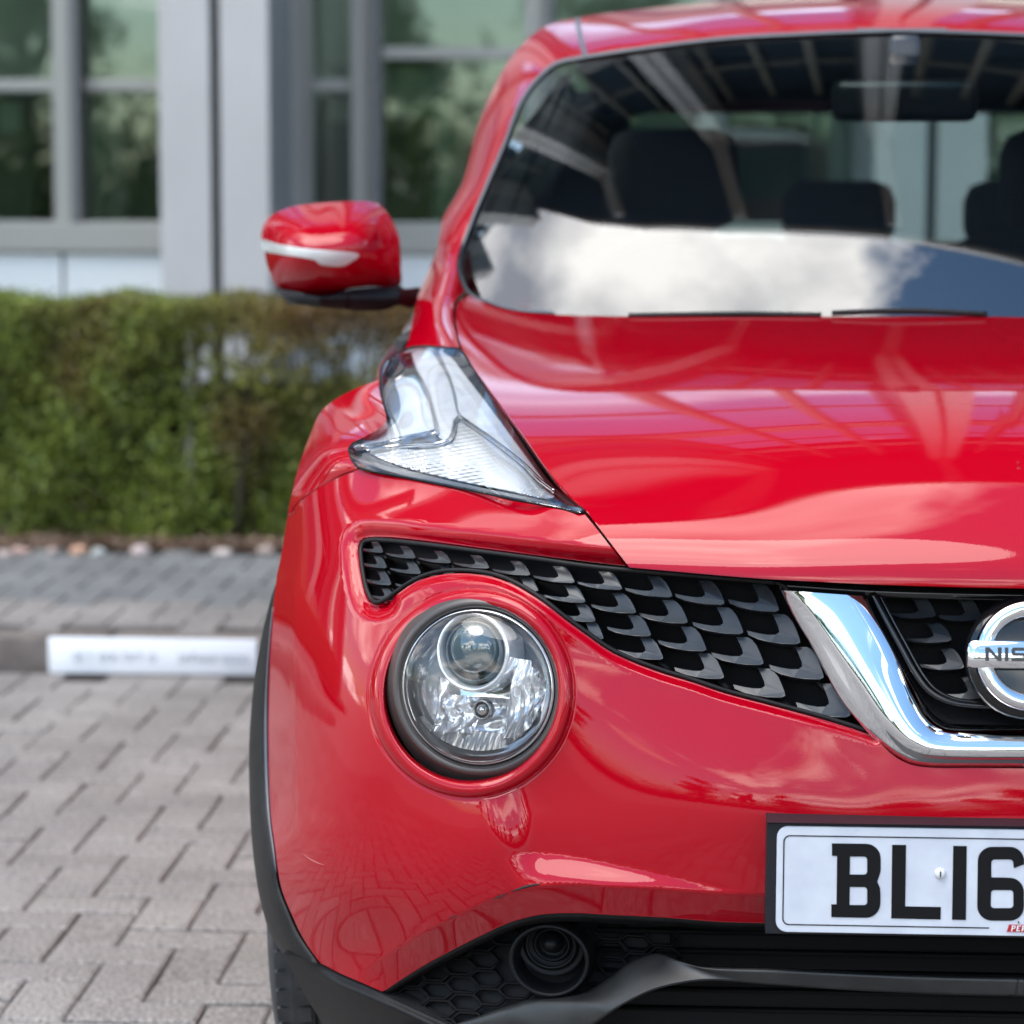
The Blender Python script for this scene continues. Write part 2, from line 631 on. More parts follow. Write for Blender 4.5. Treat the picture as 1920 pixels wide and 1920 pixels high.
RUBBER = mat('tyre_rubber', (.016, .017, .019), rough=.5)
noise_col(RUBBER, (.018, .020, .023), (.05, .053, .058), 30, 6, .35, .75, bump=.3, bscale=500)
CAR = thing('car', 'red compact crossover parked facing the camera, half in frame, with round lower headlamp', 'car')
#BODY
# ------------------------------------------------------------------ bodywork of the car
def P2(*a):
    return np.array(a, float)

# curves traced on the photograph (pixels of the 1920 frame)
shut = cr([(1097, 965), (1120, 993), (1146, 1027), (1172, 1061)])                       # headlamp tip to grille
gr_top_l = cr([(1172, 1061), (1100, 1053), (1000, 1040), (900, 1027), (800, 1014), (735, 1007), (700, 1006)])
gr_corner = cr([(700, 1006), (680, 1010), (671, 1024), (672, 1050), (677, 1085), (684, 1112), (693, 1129), (706, 1135), (722, 1130)])
gr_bot = cr([(722, 1130), (745, 1114), (768, 1098), (793, 1086), (827, 1077.5), (860, 1075), (893, 1077), (927, 1083), (960, 1095),
             (993, 1113), (1027, 1136), (1060, 1162), (1100, 1191), (1143, 1221), (1185, 1241), (1241, 1262), (1300, 1280),
             (1356, 1299), (1442, 1322), (1527, 1345), (1600, 1367), (1640, 1381)])
v_out = cr([(1640, 1381), (1654, 1397), (1677, 1418), (1706, 1433), (1741, 1439), (1826, 1440), (1960, 1441)])
bot_open = cr([(1960, 1740), (1700, 1735), (1442, 1731), (1345, 1728), (1241, 1720), (1137, 1715), (1085, 1712), (1033, 1713),
               (1002, 1717), (955, 1730), (903, 1754), (851, 1780), (799, 1808), (752, 1837), (722, 1857)])
low_edge = cr([(716, 1859), (684, 1845), (642, 1827), (601, 1806)])
arch_in = cr([(601, 1806), (585, 1785), (564, 1751), (546, 1712), (530, 1673), (522, 1638), (516, 1591), (509, 1540), (505, 1480),
              (503, 1400), (503, 1330), (505, 1250), (509, 1178), (514, 1120), (520, 1075)])
sil_lo = cr([(520, 1075), (530, 1027), (539, 970)])
seam = cr([(539, 970), (556, 943), (577, 927), (610, 907), (643, 889), (672, 879)])
hl_bot = cr([(672, 879), (693, 886), (760, 898), (827, 911), (893, 924), (960, 938), (1043, 954), (1097, 965)])

FAS = [(1172, 1061, .100), (1150, 1000, .125), (1097, 965, .165), (1050, 1000, .150), (960, 940, .235), (827, 911, .325), (760, 898, .365),
       (693, 886, .415), (673, 879, .43), (620, 903, .475), (577, 927, .52), (539, 970, .60), (570, 990, .50), (640, 960, .41),
       (900, 985, .225), (800, 960, .30), (700, 960, .37), (600, 1040, .425), (560, 1100, .46), (525, 1060, .575),
       (900, 1027, .205), (750, 1007, .28), (640, 1060, .345), (650, 1120, .32), (733, 1125, .245), (860, 1075, .185), (960, 1095, .145),
       (1060, 1162, .115), (1143, 1221, .105), (1241, 1262, .092), (1356, 1299, .078), (1442, 1322, .068), (1527, 1345, .058), (1640, 1381, .048),
       (640, 1200, .293), (580, 1200, .380), (540, 1200, .460), (510, 1178, .53), (506, 1300, .53), (504, 1400, .515),
       (700, 1290, .215), (893, 1290, .128), (1060, 1290, .098), (893, 1150, .155), (893, 1430, .118),
       (640, 1350, .257), (580, 1350, .340), (540, 1350, .426),
       (640, 1480, .238), (580, 1480, .320), (540, 1480, .398), (506, 1490, .485),
       (740, 1480, .175), (600, 1600, .285), (540, 1600, .375), (524, 1645, .42), (560, 1745, .385), (601, 1806, .345),
       (650, 1700, .25), (700, 1600, .195), (700, 1750, .235), (716, 1859, .245), (650, 1800, .30),
       (800, 1480, .140), (800, 1600, .138), (800, 1700, .148), (790, 1800, .185), (900, 1600, .098), (900, 1700, .108), (890, 1755, .125),
       (950, 1500, .088), (1000, 1600, .076), (1050, 1500, .070), (1000, 1400, .090), (1100, 1350, .085), (1100, 1450, .068), (1033, 1713, .078),
       (1200, 1320, .083), (1200, 1400, .066), (1200, 1500, .052), (1200, 1600, .050), (1200, 1715, .055),
       (1330, 1400, .058), (1330, 1500, .043), (1330, 1600, .042), (1345, 1726, .046),
       (1450, 1400, .053), (1450, 1500, .037), (1450, 1620, .036), (1450, 1728, .040),
       (1600, 1430, .046), (1600, 1520, .033), (1600, 1620, .032), (1600, 1730, .036),
       (1741, 1440, .040), (1760, 1520, .030), (1760, 1620, .029), (1760, 1735, .034),
       (1925, 1440, .038), (1928, 1520, .029), (1932, 1620, .028), (1932, 1735, .034)]
LC = np.array([884., 1300.]); LRX, LRY = 186., 197.
def lamp_rho(p):
    q = p - LC
    t = rad(20)
    x = q[:, 0] * math.cos(t) + q[:, 1] * math.sin(t); y = -q[:, 0] * math.sin(t) + q[:, 1] * math.cos(t)
    return np.sqrt((x / 188.)**2 + (y / 194.)**2)
gr_all = np.vstack([gr_top_l, gr_corner, gr_bot])
gr_tl = np.vstack([gr_top_l, gr_corner[:40]])
gr_bt = gr_bot
def fas_extra(p):
    y = np.zeros(len(p))
    # rolled recess round the grille opening, wide at the outer end
    d = dist(p, np.vstack([gr_top_l, gr_corner]), closed=False)
    w = 34.
    t = np.clip(1 - d / w, 0, 1)
    y += .017 * t * t * (3 - 2 * t) * 1.0 + .006 * np.clip(1 - d / 12, 0, 1)
    d2 = dist(p, gr_bt, closed=False)
    t = np.clip(1 - d2 / 17, 0, 1)
    y += .009 * t * t * (3 - 2 * t)
    # raised ring round the lamp
    r = lamp_rho(p)
    t = np.clip(1 - ((r - .925) / .085)**2, 0, 1)
    y -= .0085 * t**.75
    t = np.clip((.87 - r) / .06, 0, 1)
    y += .030 * t
    t = np.clip(1 - np.abs(r - 1.015) / .03, 0, 1)
    y += .0012 * t
    # lip and shelf over the lower opening
    d3 = dist(p, bot_open, closed=False)
    along = 1 - .0 * p[:, 0]
    k = np.clip(1.06 - d3 / 54, 0, 1.06)
    k = np.where(k < .12, k * k / .24, k - .06)
    y += .021 * k * (.35 + .65 * sst(640, 800, p[:, 0]))
    W = np.clip(66 * (1 - (p[:, 0] - 990) / 420.), 8, 66)
    t = np.clip((d3 - 54) / W, 0, 1)
    al = sst(925 + (128 - d3) * .25, 1015 + (128 - d3) * .25, p[:, 0])
    y += .021 * sst(0, 1, (1420 - p[:, 0]) / 440.) * (t * .7 + .3 * t * t * (3 - 2 * t)) * al * (1 - sst(190, 460, d3))
    # flank crease
    cx_ = np.interp(p[:, 1], [880, 950, 1100, 1400, 1600, 1700], [600, 574, 562, 560, 574, 600])
    e = cx_ - p[:, 0]
    soft = 16.
    ramp = np.where(e > soft, e - soft / 2, np.where(e > 0, e * e / (2 * soft), 0))
    y += .00045 * ramp * (1 - sst(1500, 1650, p[:, 1]))
    return y
D_fas = Depth(FAS, lam=1.2e-3, extra=fas_extra)
lamp_hole = np.array([(LC[0] + (.845 * (188 * math.cos(t) * math.cos(rad(20)) - 194 * math.sin(t) * math.sin(rad(20)))),
                       LC[1] + (.845 * (188 * math.cos(t) * math.sin(rad(20)) + 194 * math.sin(t) * math.cos(rad(20)))))
                      for t in np.linspace(0, 2 * math.pi, 150, endpoint=False)])
fas_loop = join(shut, gr_top_l, gr_corner, gr_bot, v_out, P2((1960, 1440), (1960, 1740)), bot_open, low_edge, arch_in, sil_lo, seam, hl_bot)
def ring_curve(k, n=220):
    return np.array([(LC[0] + k * (188 * math.cos(t) * math.cos(rad(20)) - 194 * math.sin(t) * math.sin(rad(20))),
                      LC[1] + k * (188 * math.cos(t) * math.sin(rad(20)) + 194 * math.sin(t) * math.cos(rad(20))))
                     for t in np.linspace(0, 2 * math.pi, n)])
extra_c = [ring_curve(k) for k in (.865, .885, .91, .94, .97, .995, 1.01, 1.03)]
bo_ = bot_open[(bot_open[:, 0] < 1950)]
tn_ = np.gradient(bo_, axis=0); nn_b = np.stack([-tn_[:, 1], tn_[:, 0]], 1); nn_b /= np.linalg.norm(nn_b, axis=1)[:, None]
if nn_b[20, 1] > 0: nn_b = -nn_b
for d_ in (34, 44, 51, 54, 57, 63, 70, 78, 87, 97, 108, 120, 132):
    q_ = bo_ + nn_b * d_
    extra_c.append(q_[(q_[:, 0] > 700) & (dist(q_, bot_open, closed=False) > d_ - 1.5)][::2])
bumper = patch('front_bumper', fas_loop, D_fas, PAINT, CAR, holes=[lamp_hole], step=9, rings=(2., 4.5, 8., 12., 17., 24.),
               round_px=3.5, round_m=.0025, sym=True, extra=extra_c)

# ---- bonnet: built from sections in car coordinates
HZ = [(.045, .823), (.053, .848), (.075, .873), (.11, .900), (.16, .933), (.22, .960), (.30, .982), (.42, 1.001), (.60, 1.018), (.80, 1.032), (1.0, 1.042), (1.13, 1.049), (1.3, 1.056)]
hood_pts = []
for Y, Z in HZ:
    kx = np.interp(Y, [.045, .10, .17, .42, .64, .84, 1.1], [-.0, -.10, -.20, -.17, -.11, -.05, -.02])
    for X in (0., -.15, -.30):
        off = np.interp(-X, [0, .2, .4], [0, .010, .045]) * np.interp(Y, [.045, .4, 1], [1, .6, 0.2])
        q = np.array([X, Y + off, Z + kx * X * X])
        u, v = proj(q)
        hood_pts.append((float(u), float(v), q[1]))
hood_pts += [(1172, 1063, .100), (1260, 1069, .088), (1400, 1080, .068), (1097, 962, .168), (1043, 905, .245), (977, 818, .375), (910, 724, .62),
             (877, 677, .79), (862, 655, .85), (848, 622, .98), (842, 590, 1.12), 
             (874, 555, 1.33), (918, 569, 1.29), (1037, 588, 1.235), (1300, 592, 1.175), (1500, 591, 1.15)]
def hood_extra(p):
    # dished panel in front of the windscreen: a shallow hollow behind the wing crest
    u, v = p[:, 0], p[:, 1]
    e = ((u - 1230) / 330)**2 + ((v - 612) / 48)**2
    return .03 * np.exp(-e * 1.2)
D_hood = Depth(hood_pts, lam=4e-4, extra=None, scale=(1100., 500.))
hood_front = cr([(1180, 1064), (1260, 1071), (1400, 1083), (1520, 1090), (1640, 1096), (1800, 1101), (1960, 1104)])
hood_rear = cr([(1960, 588), (1780, 591), (1500, 594), (1300, 594), (1150, 593), (1037, 590), (977, 585), (938, 577), (905, 566), (880, 554)])
hood_left = cr([(880, 552), (863, 561), (855, 580), (856, 610), (862, 640), (869, 659), (883, 682), (916, 728), (949, 772), (983, 818), (1016, 866), (1049, 910), (1080, 942), (1103, 963)])
hood_shut = cr([(1103, 963), (1128, 996), (1154, 1030), (1180, 1064)])
hood_loop = join(hood_shut, hood_front, P2((1960, 588)), hood_rear, hood_left)
hood = patch('bonnet', hood_loop, D_hood, PAINT, CAR, step=10, rings=(2., 5., 9., 14.), round_px=5, round_m=.004, sym=True)

# ---- front wing: shoulder between flank, headlamp, bonnet edge and windscreen pillar
WING = [(539, 970, .60), (577, 927, .52), (610, 907, .485), (643, 889, .45), (673, 879, .43), (655, 842, .47), (600, 850, .53), (560, 890, .60),
        (570, 845, .66), (584, 809, .70), (606, 767, .74), (640, 790, .62), (633, 746, .78), (673, 726, .80), (680, 790, .56), (709, 712, .80), (700, 760, .67),
        (722, 700, .80), (735, 668, .95), (760, 655, .98), (772, 649, 1.02), (800, 650, .95), (830, 652, .90), (862, 655, .85),
        (774, 600, 1.22), (783, 558, 1.38), (799, 518, 1.50), (811, 490, 1.56), (800, 600, 1.10), (820, 620, 1.0), (830, 580, 1.15), (850, 600, 1.08),
        (820, 540, 1.30), (840, 520, 1.33), (858, 540, 1.28), (874, 555, 1.33), (860, 505, 1.40), (860, 475, 1.44), (830, 470, 1.53), (815, 470, 1.60),
        (866, 452, 1.49)]
D_wing = Depth(WING, lam=5e-5)
wing_loop = join(seam[::-1], cr([(672, 877), (658, 858), (652, 842), (660, 831), (677, 822), (700, 810), (716, 799), (724, 787), (716, 753), (711, 730), (711, 703), (716, 682),
                             (731, 667), (747, 658), (767, 650), (793, 647), (827, 649), (862, 651)]),
                 cr([(862, 651), (858, 640), (852, 610), (850, 580), (858, 558), (872, 547)]),
                 cr([(872, 547), (862, 527), (856, 502), (858, 476), (866, 452)]),
                 cr([(866, 452), (850, 455), (830, 458), (822, 460)]),
                 cr([(822, 460), (811, 490), (799, 518), (783, 558), (777, 585), (768, 630), (760, 652), (735, 672), (712, 700)])[:-3],
                 cr([(716, 706), (709, 712), (673, 726), (633, 746), (606, 767), (594, 785), (584, 809), (570, 845), (554, 896), (539, 965)]))
wing = patch('front_wing', wing_loop, D_wing, PAINT, CAR, step=8, rings=(2., 4.5, 8.), round_px=3, round_m=.002, thick=.03)
mirrored(wing)

# ---- windscreen, pillars and roof
WS = [(862, 500, 1.40), (866, 535, 1.36), (890, 558, 1.32), (940, 577, 1.275), (1037, 589, 1.225), (1300, 594, 1.16), (1500, 593, 1.14), (1780, 591, 1.125),
      (878, 425, 1.50), (906, 345, 1.58), (941, 270, 1.67), (975, 186, 1.79), (1009, 141, 1.86), (1042, 115, 1.885), (1087, 104, 1.88), (1177, 90, 1.855),
      (1346, 69, 1.82), (1515, 59, 1.795), (1684, 53, 1.785), (1880, 52, 1.785)]
for X, b in ((0, 0.), (-.2, .012), (-.4, .05)):
    for t in (.2, .4, .6, .8):
        Y = 1.125 + (1.78 - 1.125) * t; Z = 1.05 + (1.478 - 1.05) * t + .030 * math.sin(math.pi * t) - b * .35
        u, v = proj((X, Y + b, Z)); WS.append((float(u), float(v), Y + b))
def S_ws(X, Z):
    z = np.clip(Z - 1.05, -.15, .6)
    return 1.125 + 1.15 * z + .942 * z * z + .42 * X**2 + .25 * X**4
D_ws = Surf(S_ws)
ws_left = cr([(1087, 104), (1042, 115), (1009, 141), (975, 186), (941, 270), (906, 352), (890, 389), (876, 425), (866, 452)])
ws_low = cr([(866, 452), (858, 476), (856, 502), (862, 527), (872, 547), (888, 561), (918, 571), (938, 578), (977, 586), (1037, 590)])
ws_bot = cr([(1037, 590), (1150, 594), (1300, 595), (1500, 595), (1780, 592), (1960, 589)])
ws_top = cr([(1960, 52), (1780, 52), (1684, 53), (1515, 59), (1346, 69), (1177, 90), (1087, 104)])
roof_out = cr([(866, 452), (850, 455), (822, 460)])
PIL = [(866, 452, 1.475), (876, 425, 1.51), (890, 389, 1.55), (906, 350, 1.59), (941, 270, 1.69), (975, 186, 1.80), (1009, 141, 1.87), (1042, 115, 1.90),
       (1087, 104, 1.89), (1177, 90, 1.865), (1346, 69, 1.83), (1515, 59, 1.805), (1684, 53, 1.79), (1920, 52, 1.79),
       (822, 460, 1.60), (842, 460, 1.515), (831, 409, 1.72), (850, 409, 1.61), (868, 340, 1.80), (882, 345, 1.70), (896, 236, 1.98), (912, 250, 1.84), (924, 169, 2.06), (942, 180, 1.93),
       (952, 118, 2.12), (975, 130, 1.98), (981, 82, 2.16), (1020, 51, 2.20), (1030, 90, 1.99), (1076, 35, 2.24), (1082, 75, 1.985), (1177, 20, 2.28), (1177, 60, 1.96), (1346, 3, 2.30),
       (1346, 40, 1.93), (1500, -6, 2.3), (1515, 30, 1.915), (1684, -12, 2.3), (1684, 22, 1.905), (1920, -14, 2.3), (1920, 20, 1.905), (1177, 40, 2.06), (1346, 20, 2.05), (1684, 5, 2.03)]
_u0 = float(proj((0, 1.8, 1.48))[0])
_edge = [p for p in PIL[:14] if p[0] < 1600] + [(_u0 - d_, 52.5 + (.5 if d_ > 100 else 0), 0) for d_ in (240, 160, 80, 0)]
_pe = D_ws(np.array([p[:2] for p in _edge], float))
PIL = [(p[0], p[1], float(y)) for p, y in zip(_edge, _pe)] + [p for p in PIL[14:] if p[0] < 1600]
D_pil0 = Depth(PIL, lam=6e-5)
_wx, _wv = ws_top[::-1, 0], ws_top[::-1, 1]
_wy = D_ws(np.stack([_wx, _wv], 1))
class _Roof:
    def __call__(self, p):
        p = np.asarray(p, float)[:, :2]
        x = (np.interp(p[:, 0], _wx, _wv) - p[:, 1]) / 66.
        g = .19 * x + .30 * np.clip(x, 0, 2)**4
        yr = np.interp(p[:, 0], _wx, _wy) + g
        w = sst(1130, 1380, p[:, 0])
        return D_pil0(p) * (1 - w) + yr * w
D_pil = _Roof()
pil_loop = join(ws_left[::-1], ws_top[::-1], P2((1960, 52), (1960, -14)),
                cr([(1960, -14), (1684, -12), (1500, -6), (1346, 3), (1177, 20), (1076, 35), (1020, 51), (981, 82), (952, 118), (924, 169), (896, 236), (868, 340), (847, 380), (831, 409), (822, 460)]),
                cr([(822, 460), (845, 458), (866, 452)]))
roof_front = patch('windscreen_surround', pil_loop, D_pil, PAINT, CAR, step=10, rings=(2.5, 6., 10.), round_px=6, round_m=.006, sym=True, thick=.02)
def glass_mat(name, tint, ior=1.5, rough=0.0, bump=0.):
    m = bpy.data.materials.new(name); m.use_nodes = True
    nt = m.node_tree; nt.nodes.clear()
    N = nt.nodes.new; L = nt.links.new
    o = N("ShaderNodeOutputMaterial"); mx = N("ShaderNodeMixShader"); fr = N("ShaderNodeFresnel"); fr.inputs[0].default_value = ior
    tr = N("ShaderNodeBsdfTransparent"); tr.inputs[0].default_value = (*tint, 1)
    gl = N("ShaderNodeBsdfGlossy"); gl.inputs['Roughness'].default_value = rough
    L(fr.outputs[0], mx.inputs[0]); L(tr.outputs[0], mx.inputs[1]); L(gl.outputs[0], mx.inputs[2]); L(mx.outputs[0], o.inputs[0])
    return m
WSGLASS = glass_mat('windscreen_glass', (.76, .87, .85), 2.6)
CLEAR = glass_mat('clear_lens', (.97, .97, .97), 1.52)
TINT = glass_mat('tinted_glass', (.62, .72, .70), 1.6)
SEAL = mat('grey_seal', (.10, .11, .12), rough=.35)
def inset(loop, d):
    a = loop[:, :2]; t = np.roll(a, -1, 0) - np.roll(a, 1, 0); n = np.stack([-t[:, 1], t[:, 0]], 1)
    n /= np.maximum(np.linalg.norm(n, axis=1), 1e-9)[:, None]
    q = a + n * d
    if inside(q[len(q) // 3:len(q) // 3 + 1], loop)[0] != (d > 0): q = a - n * d
    return q
ws_loop = join(ws_top, ws_left, ws_low, ws_bot, P2((1960, 589), (1960, 52)))
screen = patch('windscreen', ws_loop, lambda p: D_ws(p) + .010, WSGLASS, CAR, step=11, rings=(3.,), round_px=0, thick=0, sym=True)
# rubber seal along the glass edge
def strip(name, line, width, depth, mat_, parent, both=False, off=0., sym=True, raise_=.004):
    a = line[:, :2]; t = np.gradient(a, axis=0); n = np.stack([-t[:, 1], t[:, 0]], 1); n /= np.linalg.norm(n, axis=1)[:, None]
    rows = []
    for k, h in ((0, .006), (.12, 0), (.5, -raise_), (.88, 0), (1, .006)):
        q = a + n * (width * k + off)
        rows.append(at(q[:, 0], q[:, 1], depth(q) + h))
    if not sym:
        return MB().loft(rows).build(name, mat_, parent)
    m = MB().loft(rows); o = m.build(name, mat_, parent)
    m2 = MB().loft([r * [-1, 1, 1] for r in rows]); m2.build(name, mat_, parent)
    return o
seal_line = np.vstack([ws_top[ws_top[:, 0] < 1776], ws_left[1:], ws_low[1:]])
strip('windscreen_seal', seal_line, -7.5, D_ws, SEAL, CAR)
mould = cr([(1077, 34), (1079, 50), (1084, 75), (1092, 106)], 3)
strip('roof_moulding', mould, -11, lambda p: D_pil(p) - .001, SEAL, CAR, raise_=.003)
TRIM0 = mat('pillar_lining', (.03, .031, .034), rough=.8)
# roof behind the header
rows = []
for Y, zf, hw in ((2.27, 1.0, .545), (2.6, 1.01, .56), (3.0, 1.005, .56), (3.4, .985, .55), (3.75, .945, .53)):
    r = []
    for k in range(25):
        x = -hw + 2 * hw * k / 24
        zc = 1.506 * zf
        r.append((x, Y, zc - .055 * (abs(x) / hw)**3))
    rows.append(r)
MB().loft(rows).build('roof', PAINT, CAR)
HEADL = mat('headlining', (.11, .115, .12), rough=.9)
rows = [[(p[0], p[1] - .05, p[2] - .010) for p in r] for r in rows]
MB().loft([[(p[0], 2.05, p[2] - .012) for p in rows[0]]] + rows).build('headlining', HEADL, CAR)

ws_in = ws_left[4:]
MB().loft([at(ws_in[:, 0] + a_, ws_in[:, 1] + 4, D_ws(ws_in) + b_) for a_, b_ in ((7, .03), (0, .06), (-22, .12))]).build('pillar_trim', TRIM0, CAR)
_wt = ws_top[ws_top[:, 0] < 1778]
_e = at(_wt[:, 0], _wt[:, 1] + 3, D_ws(_wt) + .022)
_e = np.vstack([(_e * [-1, 1, 1])[::-1][::1], _e]) if _e[0, 0] < 0 else _e
_e = _e[np.argsort(_e[:, 0])]
MB().loft([_e, _e + [0, .10, .003], _e + [0, .30, .018], _e + [0, .5, .014]]).build('header_trim', mat('header_trim', (.02, .021, .024), rough=.8), CAR)
# ---- flanks and tail
def flank():
    secs = []
    for Y, hs, zb in ((1.26, -.045, .91), (1.42, -.02, .95), (1.6, -.005, .98), (2.0, -.005, 1.01), (2.4, 0., 1.02), (2.8, .012, 1.03), (3.2, .02, 1.04), (3.6, .0, 1.03), (3.85, -.04, 1.0)):
        sec = [(-.80, .20), (-.845, .24), (-.85, .42), (-.855, .62), (-.862, .80), (-.855, .90), (-.835, .96), (-.80, zb)]
        secs.append([(x - hs, Y, z) for x, z in sec])
    q = []
    for s_ in secs:
        c = cr([(p[0], p[2], p[1]) for p in s_], .03)
        q.append([(p[0], s_[0][1], p[1]) for p in c[:len(c)]])
    n = min(len(x) for x in q)
    q = [[x[int(round(i * (len(x) - 1) / (n - 1)))] for i in range(n)] for x in q]
    return MB().loft(q)
fl = flank().build('door_panel', PAINT, CAR); mirrored(fl)
_sp = np.array([(539, 968), (554, 896), (570, 845), (584, 809), (606, 767), (633, 746), (673, 726), (709, 712)], float) + [1.5, 1]
_A = at(_sp[:, 0] + 3, _sp[:, 1] + 1, D_wing(_sp) + .006)
_B = np.array([(-.852, 1.05, .72), (-.848, 1.05, .80), (-.842, 1.05, .86), (-.835, 1.05, .89), (-.82, 1.05, .915), (-.80, 1.05, .93), (-.78, 1.05, .938), (-.755, 1.05, .945)])
ws_ = MB().loft([_A, _A * .5 + _B * .5, _B]).build('wing_side', PAINT, CAR); mirrored(ws_)
_sp = np.array([(716, 702), (742, 668), (768, 630), (777, 585), (783, 558), (799, 518), (811, 490), (822, 460)], float) + [2, 0]
_A = at(_sp[:, 0], _sp[:, 1], D_wing(_sp) + .004)
_B = np.array([(-.755, 1.05, .942), (-.765, 1.2, .950), (-.78, 1.4, .970), (-.79, 1.55, .99), (-.78, 1.58, 1.02), (-.765, 1.62, 1.05), (-.75, 1.66, 1.09), (-.73, 1.70, 1.13)])
ws_ = MB().loft([_A, _B]).build('door_shoulder', PAINT, CAR); mirrored(ws_)
# side of the wing round the wheel opening
_th = np.linspace(rad(2), rad(96), 20)
_r = [[], [], []]
for a_ in _th:
    cy_, cz_ = .875 + .385 * math.cos(a_), .335 + .385 * math.sin(a_)
    oy_, oz_ = .875 + .62 * math.cos(a_), .335 + .62 * math.sin(a_)
    oy_ = min(max(oy_, .60), 1.30); oz_ = min(oz_, .86)
    _r[0].append((-.862, cy_, cz_)); _r[1].append((-.862, (cy_ + oy_) / 2, (cz_ + oz_) / 2)); _r[2].append((-.848, oy_, oz_))
ws_ = MB().loft(_r).build('wing_arch', PAINT, CAR); mirrored(ws_)
ws_ = MB().loft([[(-.872, p[1], p[2]) for p in _r[0]], [(-.874, .875 + (p[1] - .875) * 1.12, .335 + (p[2] - .335) * 1.12) for p in _r[0]], [(-.858, .875 + (p[1] - .875) * 1.16, .335 + (p[2] - .335) * 1.16) for p in _r[0]]]).build('arch_moulding', BLACKP, CAR); mirrored(ws_)
for sgn in (-1, 1):
    MB().loft([[(sgn * .80, 1.5, .985), (sgn * .80, 1.75, 1.0), (sgn * .795, 2.4, 1.015), (sgn * .79, 3.1, 1.03), (sgn * .76, 3.7, 1.03)],
               [(sgn * .73, 1.56, 1.06), (sgn * .66, 1.80, 1.27), (sgn * .575, 2.4, 1.43), (sgn * .575, 3.1, 1.42), (sgn * .60, 3.5, 1.30)]]).build('side_window', TINT, CAR)
# tail: hatch with a real opening for the rear window
mb = MB()
mb.box((0, 3.86, .62), (1.5, .06, .86), .02)
for sgn in (-1, 1):
    mb.add([(sgn * .80, 3.82, 1.03), (sgn * .55, 3.9, 1.05), (sgn * .50, 3.78, 1.38), (sgn * .57, 3.6, 1.38), ], [(0, 1, 2, 3)])
    mb.box((sgn * .6, 3.80, 1.2), (.16, .06, .40), .01)
    MB().add([(sgn * .83, 3.66, .95), (sgn * .50, 3.70, .95), (sgn * .47, 3.62, 1.43), (sgn * .60, 3.50, 1.43)], [(0, 1, 2, 3)]).build('tail_lining', TRIM0, CAR)
mb.box((0, 3.75, 1.41), (1.1, .07, .05), .01)
mb.build('tailgate', PAINT, CAR)
MB().add([(-.56, 3.87, 1.04), (.56, 3.87, 1.04), (.52, 3.76, 1.39), (-.52, 3.76, 1.39)], [(0, 1, 2, 3)]).build('rear_window', TINT, CAR)

# ---- cabin
TRIM = mat('cabin_trim', (.014, .015, .017), rough=.7)
CLOTH = mat('seat_fabric', (.02, .021, .024), rough=.9)
MB().loft([[(x, 1.30 + .22 * (abs(x) / .65)**2, 1.0) for x in np.linspace(-.64, .64, 15)], [(x, 1.60, 1.02) for x in np.linspace(-.66, .66, 15)],
           [(x, 1.78, .99) for x in np.linspace(-.66, .66, 15)], [(x, 1.82, .75) for x in np.linspace(-.66, .66, 15)]]).build('dashboard', TRIM, CAR)
MB().box((0, 3.80, .85), (1.4, .03, .42)).build('hatch_trim', TRIM, CAR)
MB().box((0, 2.7, .35), (1.5, 2.3, .04)).build('cabin_floor', TRIM, CAR)
for sgn in (-1, 1):
    MB().box((sgn * .76, 2.5, .72), (.04, 2.5, .58), .01).build('door_card', TRIM, CAR)
    MB().loft([[(sgn * .74, y_, .98) for y_ in (2.25, 2.4)], [(sgn * .66, y_, 1.2) for y_ in (2.25, 2.4)], [(sgn * .56, y_, 1.43) for y_ in (2.25, 2.4)]]).build('inner_pillar', TRIM, CAR)
    MB().loft([[(sgn * .76, y_, .98) for y_ in (3.1, 3.5, 3.80)], [(sgn * .64, y_, 1.2) for y_ in (3.2, 3.5, 3.76)], [(sgn * .52, y_, 1.42) for y_ in (3.3, 3.5, 3.7)]]).build('inner_pillar', TRIM, CAR)
    MB().box((sgn * .53, 3.765, 1.2), (.12, .03, .42), .01).build('inner_pillar', TRIM, CAR)
def headrest(x, y, z, w=.25, h=.19):
    m = MB(); m.box((x, y, z), (w, .10, h), .045)
    return m
def seat(x, y, sc=1.):
    m = MB()
    m.box((x, y, .55), (.50 * sc, .50, .14), .05)
    m.box((x, y + .27, .85), (.48 * sc, .13, .56), .055, Matrix.Rotation(rad(-12), 4, 'X'))
    s_ = m.build('seat', CLOTH, CAR)
    headrest(x, y + .33, 1.235).build('headrest', CLOTH, s_)
    for dx in (-.06, .06):
        MB().tube([(x + dx, y + .33, 1.08), (x + dx, y + .33, 1.18)], .006).build('headrest_post', CHROME, s_)
seat(-.37, 2.15); seat(.37, 2.15)
m = MB(); m.box((0, 3.1, .55), (1.25, .5, .16), .05); m.box((0, 3.42, .82), (1.25, .14, .55), .05)
rs = m.build('rear_seat', CLOTH, CAR)
for x in (-.40, 0, .40):
    headrest(x, 3.40, 1.155, .25, .15).build('headrest', CLOTH, rs)
t = np.linspace(0, 2 * math.pi, 40, endpoint=False)
MB().tube([(-.37 + .185 * math.cos(a), 1.85 + .07 * math.sin(a), .97 + .17 * math.sin(a)) for a in t], .015, closed=True).build('steering_wheel', TRIM, CAR)
m = MB(); m.box((0.0, 1.72, 1.365), (.235, .035, .068), .016); m.box((0, 1.735, 1.43), (.05, .03, .08), .01)
MIRB = mat('mirror_casing', (.03, .034, .04), rough=.3)
m.build('rear_view_mirror', MIRB, CAR)
for sgn in (-1, 1):
    MB().box((sgn * .33, 1.93, 1.432), (.34, .10, .018), .008).build('sun_visor', HEADL, CAR)
